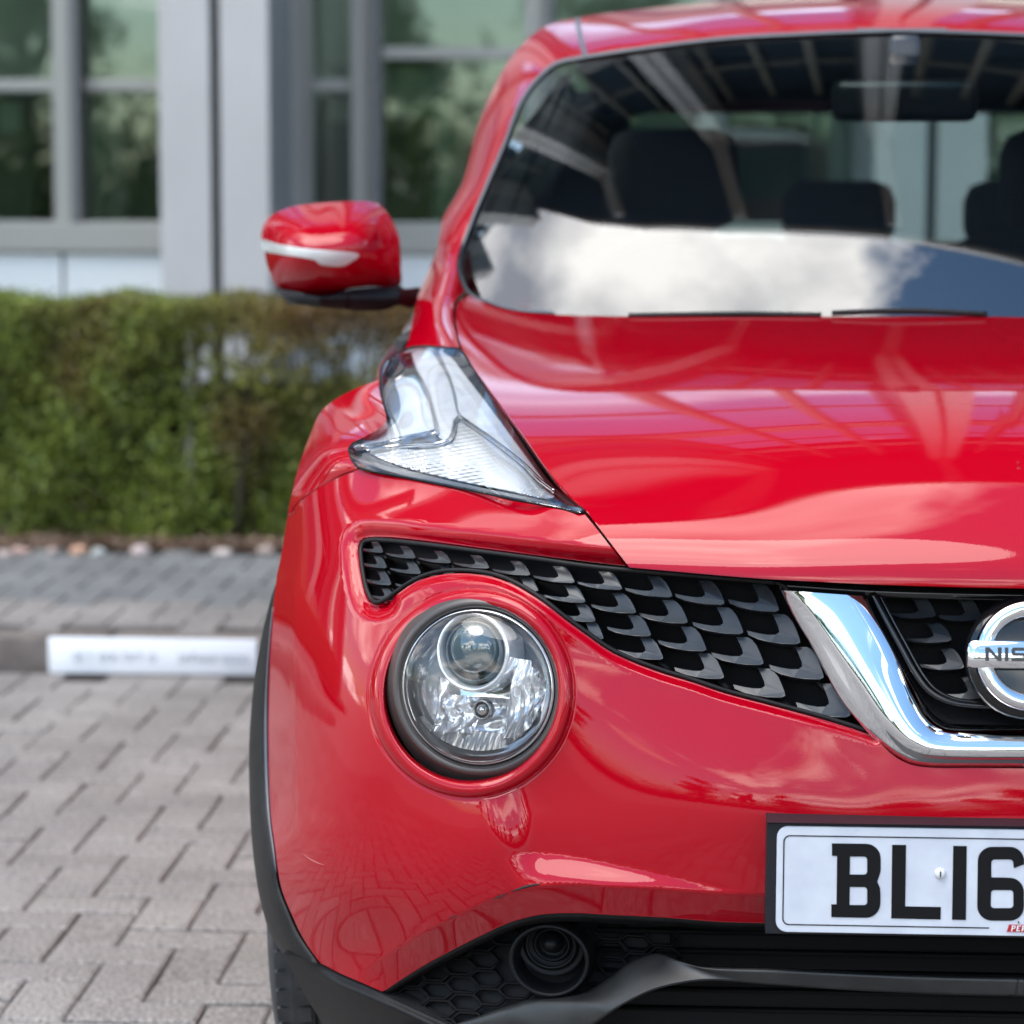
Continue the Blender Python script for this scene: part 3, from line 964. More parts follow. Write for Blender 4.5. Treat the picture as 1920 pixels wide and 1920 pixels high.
# wipers lying along the foot of the screen
for (p, q, r) in (((1560, 587), (1700, 583), (1850, 589)), ((1180, 592), (1380, 589), (1540, 591))):
    c = cr([p, q, r], 8)
    MB().tube(at(c[:, 0], c[:, 1], D_ws(c) - .012), .0045, 6).build('wiper', BLACKP, CAR)

# scuffs and scratches on the bumper lip
SCUF = mat('scuff_black', (.01, .008, .008), rough=.7)
SCRL = mat('scratch_light', (.55, .22, .22), rough=.6)
def scuff(pts, r_, m_, nm):
    c = cr(pts, 2.5); P = at(c[:, 0], c[:, 1], D_fas(c) - .0003)
    w_ = r_ * np.sin(np.linspace(.05, math.pi - .05, len(P)))**.7
    MB().tube(P, w_, 5).build(nm, m_, bumper)
scuff([(958, 1672), (975, 1666), (992, 1661), (1014, 1657)], .0014, SCUF, 'scuff')
scuff([(925, 1686), (938, 1681), (950, 1675)], .0009, SCUF, 'scuff')
scuff([(842, 1722), (850, 1718), (856, 1716)], .0006, SCUF, 'scuff')
scuff([(569, 1602), (582, 1611), (596, 1618), (608, 1622)], .00035, SCRL, 'scratch')
# ------------------------------------------------------------------ grille, chrome, badge, number plate
def D_gr(p):
    return D_fas.base(np.asarray(p, float)[:, :2])
gr_open = join(gr_top_l[::-1][:0] if False else cr([(700, 1006), (735, 1007), (800, 1014), (900, 1027), (1000, 1040), (1100, 1053), (1172, 1061), (1260, 1070), (1450, 1086), (1640, 1381)]),)
grille = thing('grille', '', '')
for k in ('label', 'category'): del grille[k]
grille.parent = CAR
# dark backing behind the whole opening, left lobe through to the centre
back_loop = join(cr([(650, 990), (800, 990), (1000, 1015), (1200, 1045), (1500, 1070), (1700, 1080), (1960, 1085)]), P2((1960, 1085), (1960, 1425)),
                 cr([(1960, 1425), (1760, 1425), (1690, 1405), (1640, 1390), (1442, 1340), (1241, 1290), (1143, 1250), (1060, 1190), (993, 1140), (927, 1105), (860, 1095), (790, 1105), (735, 1145), (690, 1150), (660, 1100), (650, 990)]))
patch('grille_backing', back_loop, lambda p: D_gr(p) + .060, DEEP, grille, step=30, rings=(), round_px=0, thick=0, sym=True)
FIN = [(.0, .58), (.03, .74), (.22, .88), (.45, .96), (.65, 1.), (.92, 1.), (1., .93), (.99, .80), (.94, .55), (.87, .28), (.78, .08), (.70, 0.), (.47, 0.),
       (.53, .22), (.59, .48), (.60, .60), (.54, .68), (.40, .69), (.22, .65), (.08, .60)]
def fin_mesh(u, v, w, h, sk, off=.016):
    """one blade: (u, v) is its lower right corner, w x h its size, sk how much its row slants"""
    pts = []
    for x, y in FIN:
        pts.append((u - w * (1 - x) + (y - 1) * h * .0 + 0, v - h * (1 - y) - sk * (1 - x) * w))
    P = np.array(pts); n = len(P)
    # edges of the boot lean like the rows
    P[:, 0] += (P[:, 1] - v) * .0
    c = P.mean(0)
    Y0 = D_gr(P)
    x = np.array([f[0] for f in FIN]); y = np.array([f[1] for f in FIN])
    Yf = Y0 + off + .012 * np.clip(.5 - x, 0, 1) + .010 * np.clip(.9 - y, 0, 1)
    t = np.roll(P, -1, 0) - np.roll(P, 1, 0); nn_ = np.stack([-t[:, 1], t[:, 0]], 1); nn_ /= np.linalg.norm(nn_, axis=1)[:, None]
    Pin = P + nn_ * 0
    ins = P - nn_ * .9
    if not inside(ins[5:6], P)[0]: ins = P + nn_ * .9
    A = at(ins[:, 0], ins[:, 1], Yf); B = at(P[:, 0], P[:, 1], Yf + .0016)
    C = at(P[:, 0], P[:, 1] + h * .10, Yf + .028)
    V = np.vstack([A, B, C])
    Fs = [tuple(range(n))]
    for a, b in ((0, n), (n, 2 * n)):
        Fs += [(a + i, a + (i + 1) % n, b + (i + 1) % n, b + i) for i in range(n)]
    return V, Fs
rowsF = [
 [(719, 1037, 42, 21), (780, 1048, 52, 22), (846, 1057, 56, 22), (918, 1067, 62, 24), (995, 1080, 66, 26), (1078, 1094, 72, 30), (1167, 1107, 78, 33), (1261, 1121, 82, 38), (1359, 1135, 86, 44), (1461, 1148, 88, 50)],
 [(726, 1066, 44, 22), (790, 1077, 54, 24), (857, 1087, 58, 24), (930, 1094, 62, 24), (1010, 1110, 66, 28), (1098, 1131, 72, 32), (1193, 1151, 78, 36), (1290, 1170, 84, 42), (1394, 1190, 88, 48), (1501, 1209, 92, 54)],
 [(734, 1098, 46, 26), (800, 1107, 54, 26), (1035, 1146, 64, 30), (1117, 1167, 68, 34), (1221, 1194, 76, 38), (1325, 1222, 84, 44), (1432, 1248, 90, 50), (1545, 1275, 94, 58)],
 [(741, 1126, 46, 22), (1132, 1200, 66, 36), (1244, 1238, 78, 40), (1358, 1274, 86, 46), (1473, 1309, 90, 52), (1595, 1346, 94, 60)],
]
for r in rowsF:
    for (u, v, w, h) in r:
        V, Fs = fin_mesh(u, v, w * 1.10, h * 1.06, .03)
        o = MB().add(V, Fs).build('grille_blade', FINM, grille, smooth=False)
        MB().add(V * [-1, 1, 1], Fs).build('grille_blade', FINM, grille, smooth=False)
for (u, v, w, h) in [(1755, 1157, 84, 40), (1841, 1162, 82, 42), (1785, 1203, 88, 38), (1808, 1254, 84, 42), (1851, 1309, 92, 44), (1690, 1113, 40, 20)][:5]:
    V, Fs = fin_mesh(u, v, w, h, -.10, off=.020)
    MB().add(V, Fs).build('grille_blade', FINM, grille, smooth=False)
    MB().add(V * [-1, 1, 1], Fs).build('grille_blade', FINM, grille, smooth=False)
# webs between the blades
for r in rowsF:
    for (u, v, w, h) in r:
        c = np.array([(u - .12 * w, v + 2), (u + .15 * w, v + .5 * h)])
        MB().tube(at(c[:, 0], c[:, 1], D_gr(c) + .034), .004 * w / 80, 5).build('grille_web', BLACKP, grille)
# rim of the opening
rim = cr([(1455, 1092), (1300, 1079), (1180, 1069), (1100, 1061), (1000, 1047), (900, 1034), (800, 1021), (735, 1014), (700, 1012), (683, 1016), (677, 1028), (678, 1050), (683, 1085), (690, 1110),
          (699, 1126), (708, 1129), (722, 1124), (745, 1108), (768, 1092), (793, 1080), (827, 1071), (860, 1069), (893, 1071), (927, 1077), (960, 1089),
          (993, 1107), (1027, 1130), (1060, 1156), (1100, 1185), (1143, 1215), (1185, 1235), (1241, 1256), (1300, 1274), (1356, 1293), (1442, 1316), (1527, 1339), (1600, 1361), (1628, 1369), (1622, 1356), (1585, 1290), (1525, 1190), (1475, 1105), (1466, 1096), (1455, 1092)], 6)
rr_ = at(rim[:, 0], rim[:, 1], D_gr(rim) + .013)
rimo = MB().tube(rr_, .0026, 8, closed=True).build('grille_rim', BLACKP, grille)
mirrored(rimo)
# black upper rail between bonnet lip and grille centre
rail = [cr([(1462, 1092), (1640, 1101), (1800, 1106), (1960, 1109)], 12), cr([(1462, 1106), (1640, 1119), (1800, 1124), (1960, 1127)], 12)]
k = min(map(len, rail)); 
m = MB().loft([at(rail[0][:k, 0], rail[0][:k, 1] - 14, D_gr(rail[0][:k]) + .045), at(rail[0][:k, 0], rail[0][:k, 1], D_gr(rail[0][:k]) + .012), at(rail[1][:k, 0], rail[1][:k, 1], D_gr(rail[1][:k]) + .014), at(rail[1][:k, 0], rail[1][:k, 1] + 1, D_gr(rail[1][:k]) + .05)])
m.build('grille_rail', GLOSSB, grille)
# inner frame of the centre grille
fr = cr([(1636, 1112), (1655, 1150), (1690, 1215), (1722, 1272), (1745, 1298), (1775, 1314), (1820, 1322), (1960, 1325)], 8)
for off_, r_ in ((0, .0035), (9, .0022)):
    q = at(fr[:, 0] + off_, fr[:, 1] - off_ * .6, D_gr(fr) + .010 + off_ * .0008)
    q = q[q[:, 0] < 0.002]
    q = np.vstack([q, (q * [-1, 1, 1])[::-1]])
    MB().tube(q, r_, 8).build('grille_inner_frame', GLOSSB, grille)
# black shelf between the chrome V and the centre grille
a = cr([(1626, 1118), (1645, 1158), (1700, 1262), (1733, 1318), (1754, 1343), (1776, 1356), (1805, 1358), (1960, 1360)], 8)
b = cr([(1640, 1114), (1660, 1150), (1698, 1216), (1730, 1270), (1752, 1294), (1780, 1308), (1825, 1315), (1960, 1318)], 8)
k = 60
ra = np.array([a[int(round(i * (len(a) - 1) / (k - 1)))] for i in range(k)]); rb = np.array([b[int(round(i * (len(b) - 1) / (k - 1)))] for i in range(k)])
ra[:, 0] = np.minimum(ra[:, 0], 1929); rb[:, 0] = np.minimum(rb[:, 0], 1929)
r1 = at(ra[:, 0], ra[:, 1], D_gr(ra) + .010); r2_ = at(rb[:, 0], rb[:, 1], D_gr(rb) + .038)
sh_ = MB().loft([r1, r2_]).build('grille_shelf', GLOSSB, grille); mirrored(sh_)

# ---- chrome V
n_ = 90
def resamp(c, n):
    d = np.concatenate([[0], np.cumsum(np.hypot(*np.diff(c[:, :2], axis=0).T))]); t = np.linspace(0, d[-1], n)
    return np.stack([np.interp(t, d, c[:, 0]), np.interp(t, d, c[:, 1])], 1)
def two(c1, c2, n1=60, n2=30):
    return np.vstack([resamp(cr(c1, 3), n1), resamp(cr(c2, 3), n2)[1:]])
vi = two([(1623, 1118), (1638, 1151), (1668, 1206), (1698, 1262), (1718, 1296), (1733, 1319), (1745, 1335), (1756, 1346)], [(1756, 1346), (1770, 1354), (1790, 1358), (1840, 1359), (1934, 1359)])
vb = two([(1467, 1107), (1500, 1128), (1527, 1156), (1566, 1211), (1617, 1288), (1655, 1356), (1681, 1386), (1700, 1402)], [(1700, 1402), (1725, 1413), (1760, 1418), (1830, 1420), (1934, 1420)])
vo_ = two([(1464, 1106), (1480, 1140), (1527, 1222), (1570, 1303), (1610, 1355), (1640, 1387), (1660, 1405), (1677, 1417)], [(1677, 1417), (1706, 1432), (1741, 1438), (1826, 1439), (1934, 1439)])
def vrow(c, off):
    y = D_gr(c) + off
    P = at(c[:, 0], c[:, 1], y)
    P[-1, 0] = 0.
    return P
nB = len(vi)
low = np.array([sst(1640, 1760, p[0]) for p in vi])
mid_ = vi * .52 + vb * .48
rows = [vrow(vi + [0, 0], .030 + 0 * low), vrow(vi, .002 + .010 * low), vrow(vi * .97 + vb * .03, -.001 + .008 * low), vrow(vi * .75 + vb * .25, -.002 + .001 * low), vrow(mid_, -.003 - .004 * low), vrow(vi * .25 + vb * .75, -.0035 - .0055 * low),
        vrow(vi * .03 + vb * .97, -.003 - .004 * low), vrow(vb * .9 + vo_ * .1, -.002 - .002 * low), vrow(vb * .5 + vo_ * .5, .001), vrow(vo_ * .94 + vb * .06, .003), vrow(vo_, .008), vrow(vo_ + [0, 1], .03)]
vtrim = MB().loft(rows).build('chrome_trim', CHROME, CAR); mirrored(vtrim)
# top end of the V closed
# ---- badge
badge = thing('badge', '', '')
for k_ in ('label', 'category'): del badge[k_]
badge.parent = CAR
BC = at(1925, 1229, .028); BC[0] = 0
bax = np.array([0, -math.cos(rad(14)), math.sin(rad(14))])
bup = np.array([0, math.sin(rad(14)), math.cos(rad(14))])
R0 = .0572
prof = [(R0 - .0185, -.012), (R0 - .0172, .0005), (R0 - .0155, .0035), (R0 - .008, .0055), (R0 - .002, .0035), (R0, -.001), (R0, -.015)]
MB().lathe(prof, BC, bax, 96).build('badge_ring', CHROME, badge)
def on_badge(x, z, h):
    return BC + np.array([1, 0, 0]) * x + bup * z + bax * h
m = MB()
hw, hh = .0655, .0138
secs = []
for x in np.linspace(-hw, hw, 33):
    e = max(0, (abs(x) - (hw - .006)) / .006)
    hx = hh * (1 - .10 * e**3)
    dz = .012 - .002 * (x / hw)**2 - .005 * e**2
    secs.append([on_badge(x, z, d) for z, d in ((-hx, dz - .010), (-hx, dz - .0015), (-hx + .0015, dz), (0, dz + .0012), (hx - .0015, dz), (hx, dz - .0015), (hx, dz - .010))])
m.loft(secs); m.F.append(tuple(range(7))); m.F.append(tuple(range(len(m.V) - 7, len(m.V)))[::-1])
m.build('badge_bar', CHROME, badge, ang=40)
MB().lathe([(.001, -.016), (R0 - .016, -.016), (R0 + .004, -.018), (R0 + .008, -.03)], BC, bax, 48).build('badge_base', GLOSSB, badge)

def glyph(name, loops, place, mat_, parent, depth=.001):
    """flat letter cut from its outlines (even-odd), with a little thickness"""
    pts = []; E = []
    for lp in loops:
        b_ = len(pts); n = len(lp)
        pts += [tuple(p) for p in lp]; E += [(b_ + i, b_ + (i + 1) % n) for i in range(n)]
    vo, eo, fo, _, _, _ = delaunay_2d_cdt([Vector(p) for p in pts], E, [], 0, 1e-7)
    P = np.array([tuple(p) for p in vo]); T = np.array(fo); c = P[T].mean(1)
    ins = np.zeros(len(T), bool)
    for lp in loops: ins ^= inside(c, np.array(lp, float))
    T = T[ins]
    V1 = place(P, 0.); V2 = place(P, depth)
    n = len(P)
    Fs = [tuple(t_) for t_ in T] + [tuple(t_[::-1] + n) for t_ in T]
    b_ = 0
    ed = {}
    for t_ in T:
        for i in range(3):
            k_ = (t_[i], t_[(i + 1) % 3])
            if (k_[1], k_[0]) in ed: del ed[(k_[1], k_[0])]
            else: ed[k_] = 1
    Fs += [(a_, b2, b2 + n, a_ + n) for a_, b2 in ed]
    return MB().add(np.vstack([V1, V2]), Fs).build(name, mat_, parent, smooth=False)
INK = mat('badge_ink', (.012, .012, .014), rough=.3)
def badge_place(P, d):
    # P in units of letter height, x from the badge centre
    s_ = .0142
    return np.array([on_badge(x * s_, (y - .5) * s_, .0137 - .002 * (x * s_ / .0655)**2 - d) for x, y in P])
NW, IW, SW = 1.18, .26, 1.12
def Lshift(lps, dx): return [[(x + dx, y) for x, y in lp] for lp in lps]
gN = [[(0, 0), (0, 1), (.30, 1), (.90, .34), (.90, 1), (1.18, 1), (1.18, 0), (.90, 0), (.27, .70), (.27, 0)]]
gI = [[(0, 0), (0, 1), (.26, 1), (.26, 0)]]
gS = [[(0, 0), (0, .22), (.82, .22), (.86, .25), (.86, .36), (.82, .39), (.12, .39), (0, .52), (0, .88), (.12, 1), (1.05, 1), (1.05, .78), (.30, .78), (.26, .75), (.26, .64), (.30, .61), (1.0, .61), (1.12, .49), (1.12, .12), (1.0, 0)]]
gA = [[(0, 0), (.48, 1), (.80, 1), (1.28, 0), (.98, 0), (.88, .2), (.42, .2), (.31, 0)], [(.51, .4), (.79, .4), (.65, .72)]]
x = -3.42
for g, w_ in ((gN, 1.18), (gI, .26), (gS, 1.12), (gS, 1.12), (gA, 1.28), (gN, 1.18)):
    glyph('badge_letter', Lshift(g, x), badge_place, INK, badge, .0006); x += w_ + .22

# ---- number plate
PLW = mat('plate_white', (.60, .62, .68), rough=.4, coat=.3, coat_rough=.1)
noise_col(PLW, (.50, .52, .58), (.60, .62, .67), 22, 8, .3, .6)
PLK = mat('plate_ink', (.004, .004, .0045), rough=.55, spec=.2)
holder = MB()
ph = [(-.266, .412), (.266, .412), (.266, .528), (-.266, .528)]
pz0, pz1 = .4637, .5755
p_tl = at(1458, 1551, 0.)
PZT = float(at(1458, 1549, 0.)[2]); PZB = float(at(1458, 1747, 0.)[2])
def rrect(x0, x1, z0, z1, r, n=6):
    o_ = []
    for cx_, cz_, a0 in ((x1 - r, z0 + r, -90), (x1 - r, z1 - r, 0), (x0 + r, z1 - r, 90), (x0 + r, z0 + r, 180)):
        for k_ in range(n + 1):
            a_ = rad(a0 + 90 * k_ / n); o_.append((cx_ + r * math.cos(a_), cz_ + r * math.sin(a_)))
    return o_
plate = MB()
o_ = rrect(-.260, .260, PZB, PZT, .0115)
n = len(o_)
plate.add([(x, -.0005, z) for x, z in [(a * .9985, (b - (PZB + PZT) / 2) * .993 + (PZB + PZT) / 2) for a, b in o_]] + [(x, 0, z) for x, z in o_] + [(x, .0035, z) for x, z in o_],
          [tuple(range(n))] + [(i, (i + 1) % n, n + (i + 1) % n, n + i) for i in range(n)] + [(n + i, n + (i + 1) % n, 2 * n + (i + 1) % n, 2 * n + i) for i in range(n)])
plate_o = plate.build('number_plate', PLW, CAR, ang=30)
def plate_place(off=0.):
    def f(P, d):
        q = at(P[:, 0], P[:, 1], np.full(len(P), -.0006 - off - .0006 + d))
        return q
    return f
# border line, open where the supplier's tag sits
bx0, bx1, bz0, bz1 = -.2535, .2535, PZB + .0075, PZT - .0090
o1 = rrect(bx0, bx1, bz0, bz1, .007); o2 = rrect(bx0 + .0013, bx1 - .0013, bz0 + .0013, bz1 - .0013, .0058)
n = len(o1)
Fs = [(i, (i + 1) % n, n + (i + 1) % n, n + i) for i in range(n)]
keepF = [f for f in Fs if not (f[0] == n - 1)]
V = [(x, -.0011, z) for x, z in o1] + [(x, -.0011, z) for x, z in o2]
V += [(-.040, -.0011, bz0), (-.040, -.0011, bz0 + .0013), (.040, -.0011, bz0), (.040, -.0011, bz0 + .0013)]
keepF += [(n - 1, 2 * n, 2 * n + 1, 2 * n - 1), (0, n, 2 * n + 3, 2 * n + 2)]
MB().add(V, keepF).build('plate_border', PLK, plate_o, smooth=False)
def P7(l):  # coordinates read in the enlarged crop of the plate
    return [(1400 + a / 3.6923, 1500 + b / 3.6923) for a, b in l]
def arc(cx_, cy_, rx, ry, a0, a1, n=9):
    return [(cx_ + rx * math.cos(rad(a0 + (a1 - a0) * k_ / n)), cy_ + ry * math.sin(rad(a0 + (a1 - a0) * k_ / n))) for k_ in range(n + 1)]
gB = [P7([(590, 300), (826, 303)] + arc(826, 405, 102, 102, -90, 0)[1:] + [(928, 480)] + arc(858, 480, 70, 83, 0, 75)[1:3] + [(904, 566)] + [(922, 605), (926, 640), (926, 712)] + arc(826, 712, 100, 104, 0, 90)[1:] + [(586, 811), (586, 722), (622, 722), (626, 388), (590, 386)]),
      P7([(716, 392)] + arc(812, 414, 22, 22, -90, 0) + arc(812, 494, 22, 22, 0, 90) + [(714, 516)]),
      P7([(714, 603)] + arc(812, 625, 22, 22, -90, 0) + arc(812, 705, 22, 22, 0, 90) + [(712, 727)])]
gL = [P7([(1007, 310), (1104, 311), (1098, 736), (1345, 741), (1342, 828), (1001, 820)])]
g1 = [P7([(1430, 317), (1524, 319), (1518, 831), (1422, 829)])]
g6 = [P7(arc(1700, 424, 100, 100, -180, -90) + arc(1822, 424, 100, 100, -90, -3) + [(1922, 446), (1850, 472), (1846, 440)] + arc(1820, 436, 26, 24, 0, -90) + [(1720, 412)] + arc(1720, 436, 26, 24, -90, -180)
         + [(1694, 535), (1822, 538)] + arc(1822, 640, 98, 102, -90, 0)[1:] + arc(1822, 736, 98, 100, 0, 90) + [(1700, 836)] + arc(1700, 732, 104, 104, 90, 180)[1:]),
      P7([(1712, 624)] + arc(1822, 646, 24, 22, -90, 0) + arc(1822, 726, 24, 22, 0, 90) + [(1716, 748)] + arc(1714, 726, 24, 22, 90, 180) + arc(1714, 646, 22, 22, 180, 268))]
for g in (gB, gL, g1, g6):
    glyph('plate_character', g, plate_place(), PLK, plate_o, .0005)
# screw cap
sc_ = at(1763, 1638, -.0015)
MB().lathe([(.0058, -.001), (.0056, .0012), (.0045, .0026), (.002, .0030), (.0001, .0030)], sc_, (0, -1, 0), 28).build('screw_cap', mat('cap_white', (.62, .62, .62), rough=.3), plate_o)
MB().box(sc_ + np.array([0, -.0031, 0]), (.0012, .0006, .0062)).build('screw_slot', PLK, plate_o)
# red supplier's tag with white italic letters
TAGR = mat('tag_red', (.42, .012, .02), rough=.4)
tg = P7([(1816, 862), (2060, 867), (2048, 918), (1800, 913)])
glyph('supplier_tag', [tg], plate_place(), TAGR, plate_o, .0005)
WHT = mat('tag_white', (.75, .75, .75), rough=.4)
def P7s(l, ox, oy, sx, sy): return P7([(ox + a * sx + (1 - b) * 9, oy + b * sy) for a, b in l])
tP = [[(0, 0), (.75, 0), (1, .15), (1, .42), (.75, .58), (.42, .58), (.42, 1), (.12, 1), (.12, .12), (0, .12)], [(.42, .12), (.42, .46), (.62, .46), (.70, .38), (.70, .2), (.62, .12)]]
tE = [[(0, 0), (.95, 0), (.95, .22), (.42, .14), (.42, .42), (.72, .42), (.72, .54), (.42, .54), (.42, .86), (.95, .78), (.95, 1), (.1, 1), (.1, .12), (0, .12)]]
tR = [[(0, 0), (.75, 0), (1, .15), (1, .40), (.78, .54), (1.05, 1), (.75, 1), (.50, .58), (.42, .58), (.42, 1), (.12, 1), (.12, .12), (0, .12)], [(.42, .12), (.42, .46), (.62, .46), (.70, .38), (.70, .2), (.62, .12)]]
for k_, g in enumerate((tP, tE, tR)):
    glyph('tag_letter', [P7s(lp, 1826 + k_ * 36, 869, 30, 40) for lp in g], plate_place(.0006), WHT, plate_o, .0004)
# accent above the middle letter
glyph('tag_letter', [P7([(1884, 838), (1890, 856), (1882, 856), (1876, 840)])], plate_place(.0006), PLK, plate_o, .0004)
# plate holder
HOLD = mat('holder_grey', (.012, .012, .016), rough=.42, spec=.3)
m = MB()
x0, x1 = -.2705, .2705; zt, zb = float(at(1450, 1541, .0)[2]), PZB - .003
zt2 = PZT + .002
m.add([(x0, -.003, zt), (x1, -.003, zt), (x1, .002, zt2), (x0, .002, zt2), (x0, .04, zt + .001), (x1, .04, zt + .001), (x0, .004, zb), (x1, .004, zb), (x0, .05, zb), (x1, .05, zb), (x0, .002, zt2), (x1, .002, zt2)],
      [(0, 1, 2, 3), (0, 4, 5, 1), (3, 2, 7, 6), (6, 7, 9, 8), (0, 3, 6, 8, 4), (1, 5, 9, 7, 2)])
m.build('plate_holder', HOLD, CAR, smooth=False)
# ------------------------------------------------------------------ lamps
def sub(name, parent):
    o = bpy.data.objects.new(name, None); COL.objects.link(o); o.parent = parent; o.empty_display_size = .02
    return o
BEZ = mat('lamp_bezel', (.065, .054, .051), rough=.3, spec=.5)
DGLASS = mat('projector_lens', (.06, .085, .08), rough=.03, spec=.9, coat=1., coat_ior=1.6)
headlamp = sub('headlamp', CAR)
LREF = mat('lamp_reflector', (.95, .95, .96), rough=.08, metal=.6)
LC3 = at(884.5, 1289, .126)
sc1 = F_PX / (.126 - CAM[1])          # pixels per metre there
lax = np.array([-.36, -.92, .125]); lax /= np.linalg.norm(lax)
la = np.cross(lax, (0, 0, 1)); la /= np.linalg.norm(la); lb = np.cross(la, lax) * 1.
if lb[2] < 0: lb = -lb
if la[0] < 0: la = -la
R = 149 / sc1
def lp_(px, py, h):
    """point over the lamp plane by its offset in photo pixels from the lamp centre, h metres towards the viewer"""
    return LC3 + la * 1.07 * px / sc1 + lb * (-py) / sc1 + lax * h
MB().lathe([(R * 1.38, -.040), (R * 1.24, -.028), (R * 1.15, -.016), (R * 1.105, -.011), (R * 1.06, -.0105), (R * 1.025, -.014), (R * 1.005, -.018), (R * .995, -.03)], LC3, lax, 96, sx=1.07).build('lamp_bezel', BEZ, headlamp)
MB().lathe([(R * 1.0, -.016), (R * .99, -.0125), (R * .965, -.0125), (R * .95, -.017), (R * .94, -.026), (R * .80, -.050), (R * .5, -.060), (R * .05, -.064)], LC3, lax, 96, sx=1.07).build('reflector_bowl', LREF, headlamp)
# fluted lower reflector
rows = []
flutes = [(-88, -66), (-66, -40), (-40, -12), (-12, 50), (50, 72), (72, 92), (92, 112), (112, 130)]
fm = MB()
def y_of(x, top):
    yb = math.sqrt(max(0, 1 - (x / 134.)**2)) * 118
    return yb
for a_, b_ in flutes:
    g = []
    for i in range(9):
        x = a_ + (b_ - a_) * i / 8
        q = (i / 8 - .5) * 2
        conv = .007 * (1 - q * q) if (b_ - a_) < 40 else -.012 * (1 - q * q)
        topy = -10 if abs(x) > 70 else (22 if x < 45 else -5)
        if x > 45: topy = -58 + max(0, (x - 90)) * .9
        col = []
        for j in range(12):
            t_ = j / 11
            yb = min(y_of(x, 0), 92)
            y = topy + (yb - topy) * t_
            h = -.040 + conv + .010 * (abs(x) / 130)**2 * 2 + .007 * math.cos(t_ * 9 + x * .05) * (1 - abs(q)) + .014 * t_**3
            col.append(lp_(x, y, h))
        g.append(col)
    fm.loft(g)
fm.build('reflector_flutes', LREF, headlamp)
# ribbed lower ledge
g = []
for i in range(61):
    x = -112 + 224 * i / 60
    yb = y_of(x, 0)
    row = []
    for j in range(6):
        t_ = j / 5
        row.append(lp_(x, min(yb, 86) + (yb + 4 - min(yb, 86)) * t_, -.026 + .012 * t_ + .0022 * math.sin(x * .55) * math.sin(math.pi * t_)))
    g.append(row)
MB().loft(g).build('reflector_ledge', LREF, headlamp)
# bulb in its collar
MB().lathe([(.0115, .000), (.0115, .008), (.0098, .011), (.0082, .008), (.0078, -.006)], lp_(6, 44, -.030), lax, 36).build('bulb_collar', mat('collar', (.30, .30, .31), rough=.12, metal=.8), headlamp)
MB().lathe([(.0075, -.004), (.0072, .006), (.0055, .011), (.002, .013), (.0001, .0132)], lp_(6, 44, -.030), lax, 28).build('bulb', mat('bulb_tip', (.6, .58, .56), rough=.12, metal=.9), headlamp)
# projector: collar, dark lens, clear bowl
pc = lp_(-14, -66, -.022)
rp = 76 / sc1
MB().lathe([(rp * 1.06, -.030), (rp * 1.03, .004), (rp * .97, .009), (rp * .90, .007), (rp * .86, .001), (rp * .84, -.012), (rp * .6, -.02)], pc, lax, 72).build('projector_shroud', LREF, headlamp)
MB().lathe([(rp * .85, -.012), (rp * .82, .002), (rp * .74, .006), (rp * .70, .003), (rp * .67, -.004)], pc, lax, 72).build('projector_collar', mat('projector_collar', (.10, .105, .105), rough=.18, metal=.4), headlamp)
prof = [(rp * .68 * math.sin(rad(a_)), .018 * math.cos(rad(a_))) for a_ in range(90, -1, -6)]
MB().lathe([(r_, h_ + .0) for r_, h_ in prof], pc + lb * .004, lax, 64).build('projector_lens', DGLASS, headlamp)
prof = [(R * .985 * math.sin(rad(a_)), -.012 + .030 * (math.cos(rad(a_)) )) for a_ in range(90, -1, -5)]
MB().lathe(prof, LC3, lax, 96, sx=1.07).build('lamp_lens', CLEAR, headlamp)
mirrored(headlamp)

# ---- sweeping upper lamp let into the wing
ul = sub('upper_lamp', CAR)
ul_out = join(cr([(655, 842), (661, 833), (678, 825), (701, 813), (720, 801), (731, 789), (726, 776), (719, 753), (714, 730), (714, 704), (719, 684), (733, 670), (748, 661), (767, 653), (793, 650), (827, 652), (858, 654)]),
              cr([(858, 654), (868, 662), (886, 690), (912, 728), (945, 774), (979, 821), (1012, 868), (1045, 911), (1080, 944), (1095, 958)]),
              cr([(1095, 958), (1089, 961), (1043, 951), (960, 935), (893, 921), (827, 908), (760, 895), (693, 882), (674, 876), (660, 860), (655, 842)]))
UL = [(655, 842, .455), (673, 877, .425), (760, 896, .36), (893, 922, .27), (1043, 952, .185), (1095, 959, .162), (1045, 909, .275), (979, 820, .42), (912, 727, .64), (858, 654, .85),
      (793, 650, .93), (748, 661, .95), (719, 684, .86), (714, 730, .74), (731, 789, .60), (701, 813, .53), (678, 825, .48), (800, 720, .70), (840, 760, .575), (780, 800, .50),
      (850, 830, .395), (930, 870, .30), (1000, 905, .25), (760, 860, .40), (700, 850, .42), (850, 690, .77)]
D_ul = Depth(UL, lam=1e-4)
patch('lamp_lens', ul_out, lambda p: D_ul(p) - .002, CLEAR, ul, step=8, rings=(2., 5.), round_px=5, round_m=.006, thick=.0)
patch('lamp_housing', ul_out, lambda p: D_ul(p) + .055, mat('lamp_housing_grey', (.30, .32, .34), rough=.22, metal=.3), ul, step=12, rings=(), round_px=0, thick=0)
def C4(l): return [(560 + a / 3., 620 + b / 3.) for a, b in l]
SIL2 = mat('lamp_silver', (.72, .76, .82), rough=.2, metal=.15)
noise_col(SIL2, (.66, .72, .82), (.82, .86, .92), 30, 3, .3, .7)
